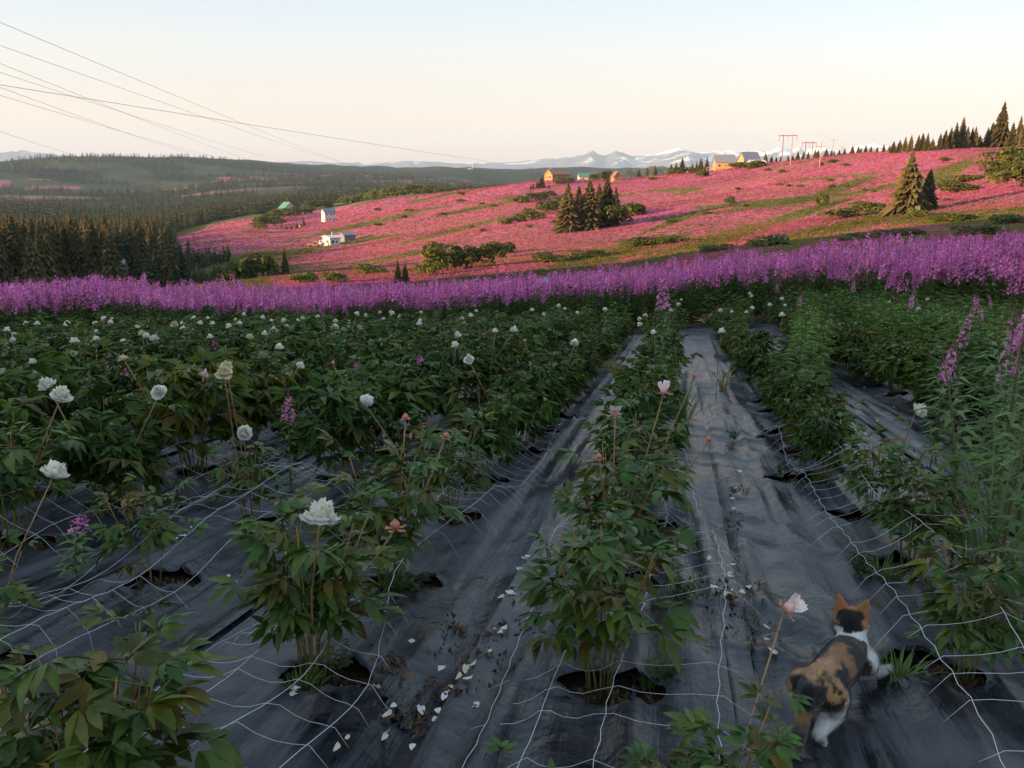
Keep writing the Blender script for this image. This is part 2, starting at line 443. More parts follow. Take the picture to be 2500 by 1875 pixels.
m_mtn, nt, b = material('rock_and_snow', 0.9, 0.1)
at = n_attr(nt, 'snow'); sep = nt.nodes.new('ShaderNodeSeparateColor'); nt.links.new(at, sep.inputs[0])
rock = n_ramp(nt, n_noise(nt, 0.004, 5, 0.6, n_coord(nt)), [(0.3, (0.06, 0.075, 0.10)), (0.7, (0.11, 0.12, 0.14))])
nt.links.new(n_mix(nt, sep.outputs[0], rock, (0.85, 0.85, 0.86)), b.inputs['Base Color'])
MX = [-400, 0, 60, 250, 520, 660, 760, 800, 930, 1000, 1150, 1250, 1330, 1400, 1445, 1475, 1505, 1545, 1600, 1655, 1700, 1780, 1870, 1900, 1960, 2010, 2060, 2095, 2140, 2230, 2350, 2500, 2900]
MY = [378, 372, 366, 392, 400, 398, 394, 398, 398, 393, 401, 397, 389, 384, 370, 381, 369, 383, 377, 362, 372, 367, 372, 360, 366, 361, 371, 355, 353, 362, 368, 362, 365]
def mountain_sheet():
    naz, nd = 700, 90
    pxs = np.linspace(-350, 2850, naz); az = np.arctan2((pxs - 1250) / FPX, 1.034)
    dd = np.linspace(0, 1, nd); R0, R1 = 12500.0, 17500.0
    A, D = np.meshgrid(az, dd, indexing='ij'); RR = R0 + (R1 - R0) * D
    x = RR * np.sin(A); y = RR * np.cos(A)
    top = np.interp(pxs, MX, MY); te = np.array([tan_elev(a, b_) for a, b_ in zip(pxs, top)]); te = te[:, None]
    rid = 0; amp = 1.0; sx = 1 / 2300.0; tot = 0
    for k in range(6):
        nn = 1 - np.abs(2 * vnoise(x * sx + 7 * k, y * sx * 0.8 + 3 * k, 71 + k) - 1); rid = rid + amp * nn ** 1.6; tot += amp; amp *= 0.52; sx *= 2.05
    rid = rid / tot
    env = sstep(0.0, 0.55, D) * (1 - 0.55 * sstep(0.72, 1.0, D))
    Hraw = env * (0.25 + rid) 
    # each bearing reaches the skyline height read off the photograph, smoothly
    elev = Hraw / RR; mx = elev.max(1); k = np.hanning(15); k /= k.sum(); mxs = np.convolve(np.pad(mx, 7, mode='edge'), k, 'valid')
    base = -220.0
    z = base + Hraw * ((te[:, 0] * R1 * 0.9 + CAM_H - base) / (mxs * R1 * 0.9))[:, None]
    V = np.stack([x, y, z], -1); n, m = A.shape
    i, j = np.meshgrid(np.arange(n - 1), np.arange(m - 1), indexing='ij'); a = (i * m + j).ravel()
    Q = np.stack([a, a + 1, a + m + 1, a + m], -1)[:, ::-1]
    gx = np.gradient(z, axis=1) / ((R1 - R0) / nd); ga = np.gradient(z, axis=0) / (RR * (az[1] - az[0]))
    slope = np.hypot(gx, ga)
    hh = (z - base) / (z.max() - base)
    s = sstep(0.44, 0.62, hh * 0.75 + 0.7 * fbm(x / 420, y / 260, 91, 4) - 0.1 * slope - 0.33)
    me = mesh_np('mountains', V.reshape(-1, 3), [Q], m_mtn, True)
    col_attr(me, np.stack([s, s, s], -1).reshape(-1, 3), 'snow')
    return tag(link('mountains', me), 'snow-streaked mountain range on the horizon', 'mountains', kind='structure')
mountain_sheet()

# the evening air: one closed box round everything
hz = MB().box((-19000, -3000, -420), (19000, 18600, 640))
m_haze = bpy.data.materials.new('evening_haze'); m_haze.use_nodes = True
nt = m_haze.node_tree; nt.nodes.remove(nt.nodes['Principled BSDF'])
pv = nt.nodes.new('ShaderNodeVolumePrincipled'); pv.inputs['Color'].default_value = (0.50, 0.74, 1.0, 1); pv.inputs['Density'].default_value = HAZE_D = 0.5e-4
pv.inputs['Anisotropy'].default_value = 0.0
nt.links.new(pv.outputs[0], nt.nodes['Material Output'].inputs['Volume'])
m_haze.cycles.homogeneous_volume = True
tag(link('haze', hz.mesh('haze', m_haze)), 'thin pale haze hanging over the valley', 'haze', kind='stuff')
# ------------------------------------------------------------------ hillside growth that nobody could count
m_tuft = leafy('fireweed_and_grass', (1, 1, 1), 0.8, 0.5, 0.0, 0.1, True, 0.0)
m_tuft.node_tree.nodes['Principled BSDF'].inputs['Roughness'].default_value = 0.85
def shard_clump(n, w, h, size, seed, top=1.0):
    g = np.random.default_rng(seed); V = []; T = []
    for k in range(n):
        a = g.uniform(0, 6.28); rr = w * math.sqrt(g.uniform(0, 1)); z = h * (1 - (rr / w) ** 2 * 0.6) * g.uniform(0.35, 1.0)
        c = np.array([rr * math.cos(a), rr * math.sin(a), z]); d = g.normal(size=3); d[2] = abs(d[2]) + 0.9; d /= np.linalg.norm(d)
        e = np.cross(d, g.normal(size=3)); e /= np.linalg.norm(e); L = size * g.uniform(0.7, 1.4)
        V += [c - e * L * 0.45 - d * L * 0.5, c + e * L * 0.45 - d * L * 0.4, c + d * L * 0.9]; T.append((3 * k, 3 * k + 1, 3 * k + 2))
    return np.array(V), np.array(T, np.int32), np.ones((len(V), 3))

def hillside_tufts():
    n = 150000
    az = rng.uniform(R(-27), R(33), n); lr = rng.uniform(math.log(52), math.log(640), n) ; r = np.exp(lr)
    x = r * np.sin(az); y = r * np.cos(az); z = ground_z(x, y)
    bm = bloom_mask(x, y, z); wm = wood_mask(x, y)
    px, py, _ = project(np.stack([x, y, z], -1))
    keep = (px > 260) & (wm < 0.5) & (py < top_line(px) + 60)
    x, y, z, r, bm = x[keep], y[keep], z[keep], r[keep], bm[keep]
    pk = rng.uniform(0, 1, len(x)) < bm * 0.88 + 0.10
    base = np.where(pk[:, None], np.array([0.41, 0.108, 0.178]), np.array([0.085, 0.105, 0.03]))
    olive = vnoise(x / 30, y / 30, 77)[:, None]
    drift = sstep(0.44, 0.60, fbm(x / 38 + 5, y / 16, 78, 3))[:, None] * 0.62      # thinner bloom with tan and green showing
    base = np.where(pk[:, None], (base * (1 - drift) + np.array([0.26, 0.15, 0.075]) * drift) * (0.8 + 0.45 * olive), base * (0.9 + 0.9 * olive) * np.array([1.35, 1.05, 0.9]))
    base = base * rng.uniform(0.88, 1.12, (len(x), 1))
    sc = (0.21 + r / 1000.0) * rng.uniform(0.6, 1.3, len(x))
    parts = []
    for k in range(4):
        V, T, C = shard_clump(6, 0.75, 0.5, 0.55, 300 + k)
        s = np.arange(len(x)) % 4 == k
        parts.append(scatter(V, T, C, np.stack([x, y, z - 0.1], -1)[s], rng.uniform(0, 6.28, s.sum()), np.stack([sc[s] * 1.3, sc[s] * 1.3, sc[s] * 0.8], -1), None, base[s]))
    V, F, C = join_arrays(parts)
    me = mesh_np('hillside_fireweed', V, [F], m_tuft); col_attr(me, C)
    tag(link('hillside_fireweed', me), 'pink flowering fireweed mixed with grass over the far slope', 'fireweed', kind='stuff')
hillside_tufts()

# ------------------------------------------------------------------ trees and shrubs
m_bark = simple('grey_brown_bark', (0.09, 0.07, 0.055), 0.9, 0.35, 6, 0.1, 0.5)
m_needle = leafy('spruce_needles', (0.118, 0.108, 0.05), 0.75, 0.28, 0.3, 0.15, True, 0.35, 1.5)
m_alder = leafy('alder_leaves', (0.095, 0.115, 0.028), 0.6, 0.3, 0.3, 0.2, True, 0.25, 2.0)

def spruce_mesh(seed, whorls=26, per=8, h=1.0, w=0.2, tint=(1, 1, 1)):
    """unit-height spruce crown, arrays"""
    g = np.random.default_rng(seed); V = []; T = []; C = []
    for i in range(whorls):
        t = (i + g.uniform(-0.3, 0.3)) / whorls; z = 0.05 + 0.93 * t
        rad = w * ((1 - t) ** 0.85) * g.uniform(0.75, 1.15) * (0.8 + 0.2 * math.sin(i * 2.1)) + 0.008
        if i < 2: rad *= 0.8
        for k in range(per):
            a = 6.283 * (k + g.uniform(-0.35, 0.35)) / per + i * 0.9
            L = rad * g.uniform(0.6, 1.12); dz = -L * g.uniform(0.35, 0.85)
            ca, sa = math.cos(a), math.sin(a); wd = L * g.uniform(1.6, 2.6) / per + 0.004
            n = len(V); m = 0.55
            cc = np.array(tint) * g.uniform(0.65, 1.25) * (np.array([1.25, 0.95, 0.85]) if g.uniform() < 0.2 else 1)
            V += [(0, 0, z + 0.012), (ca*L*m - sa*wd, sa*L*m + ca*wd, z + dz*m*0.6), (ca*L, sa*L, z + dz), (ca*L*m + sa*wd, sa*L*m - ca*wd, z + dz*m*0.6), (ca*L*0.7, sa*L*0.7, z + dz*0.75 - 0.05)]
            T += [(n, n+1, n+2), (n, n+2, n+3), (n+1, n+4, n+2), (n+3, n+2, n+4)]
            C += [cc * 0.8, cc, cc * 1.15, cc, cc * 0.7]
    n = len(V); V += [(0.006, 0, 0.9), (-0.006, 0.004, 0.9), (0, -0.006, 0.9), (0, 0, 1.03)]; T += [(n, n+1, n+3), (n+1, n+2, n+3), (n+2, n, n+3)]; C += [np.array(tint)] * 4
    return np.array(V, float), np.array(T, np.int32), np.array(C, float)

trunk_me = MB().tube([(0, 0, -0.06), (0, 0, 0.3), (0.004, 0, 0.9)], [0.018, 0.013, 0.003], 6).mesh('trunk', m_bark)
CROWNS = []
for k in range(6):
    V, T, C = spruce_mesh(500 + k, 38 + 3 * (k % 3), 13, 1, [0.26, 0.31, 0.22, 0.34, 0.28, 0.24][k])
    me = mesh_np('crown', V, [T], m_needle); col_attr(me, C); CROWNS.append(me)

def spruce(x, y, h, label, group=None, var=None, w=1.0, z=None):
    z = gz(x, y) - 0.1 if z is None else z
    o = empty('spruce_tree', (x, y, z), random.uniform(0, 6.28), label, 'spruce', group)
    o.scale = (h * w, h * w, h)
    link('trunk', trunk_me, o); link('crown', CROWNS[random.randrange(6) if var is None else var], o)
    return o

def spruce_px(px, base_y, top_y, label, group=None, var=None, w=1.0, r=None):
    if r is None: x, y, z = hit(px, base_y)
    else:
        p = at_range(px, base_y, r); x, y, z = p.x, p.y, gz(p.x, p.y)
    _, yb, dep = project(np.array([x, y, z])); h = (yb - top_y) / FPX * dep / math.cos(PITCH) * 1.0
    return spruce(x, y, float(h), label, group, var, w, z - 0.1)

ORD = ['first', 'second', 'third', 'fourth', 'fifth', 'sixth', 'seventh', 'eighth', 'ninth', 'tenth', 'eleventh', 'twelfth', 'thirteenth', 'fourteenth', 'fifteenth', 'sixteenth', 'seventeenth', 'eighteenth', 'nineteenth', 'twentieth', 'twenty-first', 'twenty-second', 'twenty-third', 'twenty-fourth', 'twenty-fifth', 'twenty-sixth']
def wherex(px):
    return 'left of the thin pale pole' if px < 1449 else ('beside the steep-gabled cabin' if px < 1545 else ('between the cabin and the log house' if px < 1720 else 'between the log house and the steep-roofed house'))
# the group of five on the slope
for (px, by, ty, nm, v, w) in [(1385, 566, 446, 'leftmost', 2, 1.15), (1412, 556, 455, 'second from left', 0, 1.1), (1438, 560, 440, 'middle', 4, 1.1), (1480, 552, 436, 'tallest, right of the middle', 1, 1.0), (1502, 528, 455, 'rightmost', 2, 1.0), (1462, 530, 448, 'rearmost', 3, 0.8)]:
    spruce_px(px, by, ty, f'{nm} spruce of the clump on the pink slope', 'spruces in the clump on the slope', v, w * 1.4)
spruce_px(2212, 522, 371, 'broad tall spruce of the pair on the right slope', 'spruce pair on the right slope', 3, 1.3)
spruce_px(2262, 512, 412, 'smaller brownish spruce of the pair on the right slope', 'spruce pair on the right slope', 1, 1.3)
spruce_px(697, 672, 607, 'lone dark spruce standing above the fireweed on the left', None, 2, 1.1)
for i, (px, by, ty, v, w) in enumerate([(2440, 352, 252, 3, 1.0), (2468, 352, 300, 1, 1.1), (2485, 352, 285, 0, 1.0), (2498, 352, 290, 2, 1.2), (2408, 354, 312, 4, 1.3), (2418, 356, 300, 1, 1.2), (2345, 358, 288, 1, 1.0), (2330, 359, 300, 0, 1.1), (2318, 360, 312, 4, 1.2), (2305, 361, 318, 1, 1.2), (2358, 357, 310, 3, 1.1), (2370, 356, 312, 2, 1.2), (2378, 355, 310, 0, 1.2), (2293, 362, 326, 0, 1.3), (2262, 364, 325, 2, 1.2), (2250, 364, 326, 1, 1.3), (2240, 365, 330, 4, 1.3), (2222, 366, 330, 0, 1.2), (2208, 367, 334, 2, 1.3), (2195, 368, 342, 3, 1.5), (2180, 369, 345, 1, 1.6), (2275, 363, 338, 3, 1.4), (2455, 353, 318, 0, 1.3), (2390, 355, 330, 3, 1.6)]):
    ordn = ORD[sorted([2440,2468,2485,2498,2408,2418,2345,2330,2318,2305,2358,2370,2378,2293,2262,2250,2240,2222,2208,2195,2180,2275,2455,2390]).index(px)]
    lab = ['tallest spruce on the right skyline', 'spruce right of the tallest on the right skyline', None, 'rightmost spruce on the skyline at the frame edge'][i] if i < 4 else None
    if i == 6: lab = 'second tallest spruce on the right skyline'
    spruce_px(px, by + 4, ty, lab or f'small dark spruce, {ordn} from the left along the right skyline', 'spruces along the right skyline', v, w)
for i in range(24):   # scrubby line behind the poles
    px = 1870 + i * 13 + random.uniform(-4, 4); sky = np.interp(px, [1750, 1900, 2000, 2140, 2180], [408, 388, 374, 362, 360])
    spruce_px(px, sky + 6, sky - random.uniform(3, 12), f'small distant spruce, {ORD[i]} from the left behind the power poles', 'spruces behind the power poles', None, 1.5, r=float(np.interp(px, [1750, 2000, 2200], [520, 450, 400])))
for (px, ty, w) in [(1690, 398, 1.1), (1700, 394, 1.0), (1710, 386, 1.2), (1725, 384, 1.3), (1650, 396, 1.2), (1665, 386, 1.3), (1785, 390, 1.1), (1798, 388, 1.2), (1867, 373, 1.3), (1600, 404, 1.3), (1580, 408, 1.2), (1638, 400, 1.4), (1560, 412, 1.3)]:
    spruce_px(px, 414 if px > 1750 else 420, ty, 'dark spruce standing behind the hilltop houses', 'spruces by the hilltop houses', None, w, r=500)
for (px, by, ty) in [(1322, 458, 430), (1312, 459, 440), (1302, 460, 446), (1340, 461, 448), (1296, 462, 450)]:
    spruce_px(px, by, ty, 'small spruce beside the orange house on the ridge', 'spruces beside the orange house', None, 1.5)
for (px, by, ty, lab) in [(742, 551, 534, 'small lone spruce below the white two-storey house'), (2413, 382, 366, 'young spruce alone in the pink slope near the right edge'), (972, 690, 632, 'brownish spruce rising behind the fireweed at middle left'), (990, 690, 640, 'paler spruce rising behind the fireweed at middle left')]:
    spruce_px(px, by, ty, lab, None, None, 1.2)
for (px, by, ty) in [(712, 560, 545), (725, 558, 543), (700, 560, 548)]:
    spruce_px(px, by, ty, 'tiny spruce in the row left of the small hut', 'spruces left of the hut', None, 1.4)

def forest():
    """the woods in the left valley: 300 trees that show largest are things, the rest one mass"""
    cand = []
    az = rng.uniform(R(-44), R(20), 68000); r = np.exp(rng.uniform(math.log(150), math.log(3300), 68000))
    x = r * np.sin(az); y = r * np.cos(az); z = ground_z(x, y); wm = wood_mask(x, y)
    p = np.where(r < 1400, 1.0, np.clip(wm * 1.3, 0, 1)) * np.where(wm > 0.35, 1, 0)
    p = p * np.clip(r / 420, 0.35, 1); keep = rng.uniform(0, 1, len(x)) < p
    x, y, z, r = x[keep], y[keep], z[keep], r[keep]
    h = rng.uniform(0, 1, len(x)) ** 1.6 * 12.0 + 4.5; h = h * np.where(r > 1500, 1.1, 1.0) * np.where(r < 260, 0.8, 1)
    px, py, dep = project(np.stack([x, y, z], -1)); h = h * np.where(r < 330, 0.30 + 0.70 * sstep(470, 330, px + 50 * np.sin(r)), 1); ptop = py - h * FPX / dep
    ok = (ptop < top_line(px) + 25) & (px > -620) & (px < 2300)
    # keep the little roof in the trees in view
    ok &= ~((np.abs(px - 308) < 26) & (r < 330) & (r > 150))
    ok &= ~((px > 590) & (px < 640) & (r < 300))
    x, y, z, r, h, px, ptop, dep = [q[ok] for q in (x, y, z, r, h, px, ptop, dep)]
    order = np.argsort(dep / h)
    n1 = 260; inframe = [i for i in order if -20 < px[i] < 1200][:n1]
    names = {0: 'spruce at the edge of the left valley wood, sunlit', 1: 'dark spruce within the left valley wood'}
    for k, i in enumerate(inframe):
        spruce(float(x[i]), float(y[i]), float(h[i]), f"{'tall' if h[i] > 11 else ('middling' if h[i] > 7.5 else 'low')} spruce {'at the near edge' if r[i] < 230 else 'deeper inside'} of the left valley wood, {'by the left frame edge' if px[i] < 120 else ('left of the white gable' if px[i] < 300 else ('right of the white gable' if px[i] < 420 else 'toward the pink slope'))}", 'spruces of the left valley wood', None, random.uniform(0.85, 1.15))
    rest = np.ones(len(x), bool); rest[inframe] = False
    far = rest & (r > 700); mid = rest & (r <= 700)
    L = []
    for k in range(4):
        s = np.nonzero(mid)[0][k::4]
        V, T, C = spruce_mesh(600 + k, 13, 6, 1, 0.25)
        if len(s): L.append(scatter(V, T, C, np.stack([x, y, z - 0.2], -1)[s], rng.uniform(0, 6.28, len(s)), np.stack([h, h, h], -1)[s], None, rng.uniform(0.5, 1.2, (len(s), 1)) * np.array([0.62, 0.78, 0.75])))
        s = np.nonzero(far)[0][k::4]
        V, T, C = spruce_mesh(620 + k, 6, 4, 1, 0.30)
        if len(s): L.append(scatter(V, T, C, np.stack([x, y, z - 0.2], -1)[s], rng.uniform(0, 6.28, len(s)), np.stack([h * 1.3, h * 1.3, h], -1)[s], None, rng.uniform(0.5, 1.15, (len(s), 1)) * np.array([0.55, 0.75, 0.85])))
    V, F, C = join_arrays(L); print('forest', len(x), 'tris', len(F))
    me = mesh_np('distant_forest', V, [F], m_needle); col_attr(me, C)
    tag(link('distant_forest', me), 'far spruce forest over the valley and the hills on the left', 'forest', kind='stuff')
forest()

def shrub_meshes(seed, n=1500, lobes=7):
    g = np.random.default_rng(seed); V = []; T = []; C = []
    cs = [np.array([0, 0, 0.5])] + [np.array([g.uniform(-0.6, 0.6), g.uniform(-0.6, 0.6), g.uniform(0.25, 0.7)]) for _ in range(lobes)]
    rs = [0.5] + [g.uniform(0.25, 0.42) for _ in range(lobes)]; lt = [g.uniform(0.75, 1.2) for _ in cs]
    for k in range(n):
        j = g.integers(0, len(cs)); d = g.normal(size=3); d /= np.linalg.norm(d)
        if d[2] < -0.5: d[2] *= -1
        c = cs[j] + d * rs[j] * g.uniform(0.72, 1.08) * np.array([1, 1, 0.85])
        if c[2] < 0.02: continue
        L = g.uniform(0.035, 0.085); a = g.normal(size=3) + d * 0.4; a /= np.linalg.norm(a); e = np.cross(a, d + g.normal(size=3) * 0.4); e /= (np.linalg.norm(e) + 1e-9)
        m = len(V); V += [c - a * L, c + e * L * 0.62, c + a * L, c - e * L * 0.62]; T += [(m, m+1, m+2), (m, m+2, m+3)]
        cc = np.array([1, 1, 1]) * lt[j] * g.uniform(0.7, 1.3) * (np.array([1.2, 1.1, 0.8]) if g.uniform() < 0.25 else 1)
        C += [cc] * 4
    me = mesh_np('crown', np.array(V), [np.array(T, np.int32)], m_alder); col_attr(me, np.array(C))
    st = MB()
    for k in range(5):
        a = g.uniform(0, 6.28); st.tube([(0.05*math.cos(a), 0.05*math.sin(a), -0.08), (0.2*math.cos(a), 0.2*math.sin(a), 0.3), (0.38*math.cos(a), 0.38*math.sin(a), 0.6)], [0.022, 0.016, 0.006], 5)
    return me, st.mesh('stems', m_bark)
SHRUBS = [shrub_meshes(700 + k) for k in range(5)]
def shrub(px, by, wpx, hpx, label, group=None, r=None, name='alder_shrub', cat='shrub'):
    if r is None: x, y, z = hit(px, by)
    else: p = at_range(px, by, r); x, y, z = p.x, p.y, gz(p.x, p.y)
    _, _, dep = project(np.array([x, y, z])); s = float(dep) / FPX
    o = empty(name, (x, y, z - 0.15), random.uniform(0, 6.28), label, cat, group)
    o.scale = (wpx * s / 1.7, wpx * s / 1.7, hpx * s / 0.98)
    c, st = random.choice(SHRUBS); link('crown', c, o); link('stems', st, o)
    return o
for (px, by, w, h, lab) in [(1085, 662, 110, 74, 'large dark alder shrub left of centre above the fireweed'), (1145, 655, 95, 62, 'dark alder shrub joined to the right of the largest'), (1205, 632, 90, 46, 'round alder shrub at the right end of the dark clump'), (1050, 672, 70, 40, 'low dark alder shrub at the left foot of the dark clump'), (1235, 618, 70, 30, 'low alder shrub trailing right of the dark clump'),
        (1500, 552, 100, 62, 'round alder shrub right of the spruce clump'), (1540, 528, 70, 36, 'smaller alder shrub behind the one right of the spruce clump'),
        (1300, 538, 60, 30, 'alder shrub in the hedge left of the spruce clump, lower'), (1340, 522, 80, 34, 'alder shrub in the hedge left of the spruce clump, middle'), (1380, 505, 66, 30, 'alder shrub in the hedge nearest the spruce clump'), (1265, 542, 50, 22, 'lowest alder shrub of the hedge left of the spruce clump'), (1236, 548, 40, 18, 'leftmost small alder shrub of the hedge below the spruces'),
        (1270, 496, 60, 20, 'dark low alder shrub on the pink slope, left of three'), (1310, 488, 66, 20, 'dark low alder shrub on the pink slope, middle of three'), (1345, 480, 44, 16, 'dark low alder shrub on the pink slope, right of three'),
        (1712, 432, 34, 20, 'round grey-green shrub below the deck of the log house'), (2002, 502, 42, 32, 'round shrub alone with a purple shadow on the right slope'), (1785, 498, 36, 20, 'bright green small shrub in the middle of the pink slope'),
        (2470, 415, 130, 56, 'large alder shrub at the right edge, upper'), (2480, 458, 150, 66, 'large alder shrub at the right edge, lower'), (2445, 440, 90, 52, 'alder shrub left of the large pair at the right edge'),
        (2240, 530, 60, 22, 'pale green shrub at the foot of the right spruces'), (2330, 470, 110, 30, 'dark low shrub in the shade right of the right spruces'), (2350, 445, 100, 20, 'dark low shrub uphill of the right spruces'),
        (1560, 602, 120, 26, 'low green shrub in the belt below the pink slope'), (1650, 592, 100, 20, 'low green shrub right in the belt below the pink slope'), (1870, 600, 120, 30, 'dark shrub in the shaded hollow at right'), (2060, 532, 130, 26, 'green shrub spreading left of the right spruces'), (2120, 520, 110, 30, 'green shrub at the left foot of the right spruces'), (2320, 540, 120, 24, 'dark shrub in the shaded hollow below the right spruces')]:
    shrub(px, by, w, h, lab)
for (px, by, w, h) in [(880, 490, 60, 24), (920, 484, 70, 28), (965, 478, 80, 28), (1010, 472, 80, 26), (1055, 468, 70, 22), (845, 498, 60, 22), (1090, 464, 50, 18), (800, 504, 60, 20), (760, 512, 60, 22)]:
    shrub(px, by, w, h, 'rounded shrub in the green belt behind the white two-storey house', 'shrubs of the belt behind the white house', r=float(np.interp(px, [700, 860, 1100], [740, 760, 640])))
for (px, by, w, h) in [(640, 553, 60, 26), (670, 553, 60, 24), (655, 543, 56, 24), (690, 540, 66, 26), (720, 533, 60, 22), (635, 560, 44, 18), (680, 532, 60, 20), (745, 525, 60, 20), (700, 525, 50, 16)]:
    shrub(px, by, w, h, 'dark rounded shrub below the green-roofed house', 'shrubs below the green-roofed house', r=float(np.interp(by, [520, 560], [690, 500])))
for (px, by, w, h) in [(1478, 442, 50, 26), (1450, 442, 30, 18), (1530, 434, 46, 20), (1560, 431, 56, 22), (1590, 429, 46, 24), (1620, 427, 56, 20), (1655, 425, 50, 18), (1685, 422, 40, 16), (1800, 412, 60, 16), (1830, 412, 50, 16), (1850, 408, 50, 18), (1380, 446, 40, 14), (1360, 450, 30, 12), (1130, 462, 40, 12)]:
    shrub(px, by, w, h, f'green shrub along the ridge, {wherex(px)}', 'shrubs along the ridge', r=None)
for i in range(46):
    px = random.uniform(900, 2480); py = random.uniform(0, 1) ; sk = np.interp(px, [900, 1250, 1750, 2100, 2500], [500, 462, 425, 390, 372]); py = sk + (565 - sk) * py
    shrub(px, py, random.uniform(14, 34), random.uniform(6, 11), 'low green bush dotted in the pink slope', 'small bushes dotted over the pink slope', name='low_bush', cat='bush')
for (px, by, w, h) in [(2080, 585, 130, 20), (1750, 612, 110, 20), (1340, 640, 110, 24), (1440, 628, 120, 22), (2200, 575, 140, 22), (2400, 572, 150, 26), (900, 668, 90, 26), (820, 690, 80, 28), (740, 690, 90, 26), (2460, 545, 120, 26)]:
    shrub(px, by, w, h, 'low brush in the shaded hollow behind the fireweed', 'brush in the hollow behind the fireweed', name='low_bush', cat='bush')
for (px, ty, w) in [(620, 628, 90), (650, 622, 70), (590, 640, 70), (560, 645, 80)]:
    shrub(px, 690, w, 690 - ty, 'leafy green tree rising behind the fireweed on the left', 'leafy trees behind the fireweed', r=150)
# ------------------------------------------------------------------ buildings
m_win = simple('dark_window_glass', (0.03, 0.035, 0.04), 0.15, 0.1, 2, 0.6)
m_foundation = simple('concrete_base', (0.3, 0.29, 0.27), 0.85, 0.2, 2)
def wallmat(name, c):
    m, nt, b = material(name, 0.75, 0.2)
    w = nt.nodes.new('ShaderNodeTexWave'); w.bands_direction = 'Z'; w.inputs['Scale'].default_value = 1.6; w.inputs['Distortion'].default_value = 0.4
    nt.links.new(n_coord(nt), w.inputs['Vector'])
    nt.links.new(n_ramp(nt, w.outputs['Fac'], [(0.0, tuple(x * 0.8 for x in c)), (0.3, c)]), b.inputs['Base Color']); n_bump(nt, w.outputs['Fac'], 0.4, 0.04, b)
    return m
def roofmat(name, c):
    m, nt, b = material(name, 0.5, 0.4)
    w = nt.nodes.new('ShaderNodeTexWave'); w.bands_direction = 'X'; w.inputs['Scale'].default_value = 1.2; nt.links.new(n_coord(nt), w.inputs['Vector'])
    nt.links.new(n_ramp(nt, w.outputs['Fac'], [(0.0, tuple(x * 0.7 for x in c)), (0.25, c)]), b.inputs['Base Color']); return m
w_white = wallmat('white_siding', (0.62, 0.60, 0.56)); w_log = wallmat('honey_log_wall', (0.40, 0.27, 0.14)); w_orange = wallmat('orange_wood_wall', (0.36, 0.19, 0.085)); w_cream = wallmat('cream_siding', (0.48, 0.44, 0.33)); w_tan = wallmat('tan_wall', (0.5, 0.38, 0.25))
r_blue = roofmat('blue_grey_metal_roof', (0.19, 0.21, 0.25)); r_green = roofmat('green_metal_roof', (0.07, 0.23, 0.17)); r_brown = roofmat('brown_roof', (0.22, 0.13, 0.08)); r_slate = roofmat('slate_grey_roof', (0.17, 0.18, 0.21)); r_white = roofmat('pale_metal_roof', (0.6, 0.6, 0.6))
m_deck = simple('orange_deck_wood', (0.5, 0.23, 0.08), 0.7, 0.25, 3)
m_pole = simple('weathered_pole_wood', (0.16, 0.11, 0.075), 0.85, 0.3, 3); m_palepole = simple('pale_new_pole_wood', (0.30, 0.23, 0.16), 0.85, 0.2, 3)
m_insul = simple('grey_porcelain', (0.25, 0.25, 0.27), 0.4, 0.1, 4); m_wire = simple('dull_aluminium_wire', (0.16, 0.16, 0.16), 0.6, 0.1, 4)

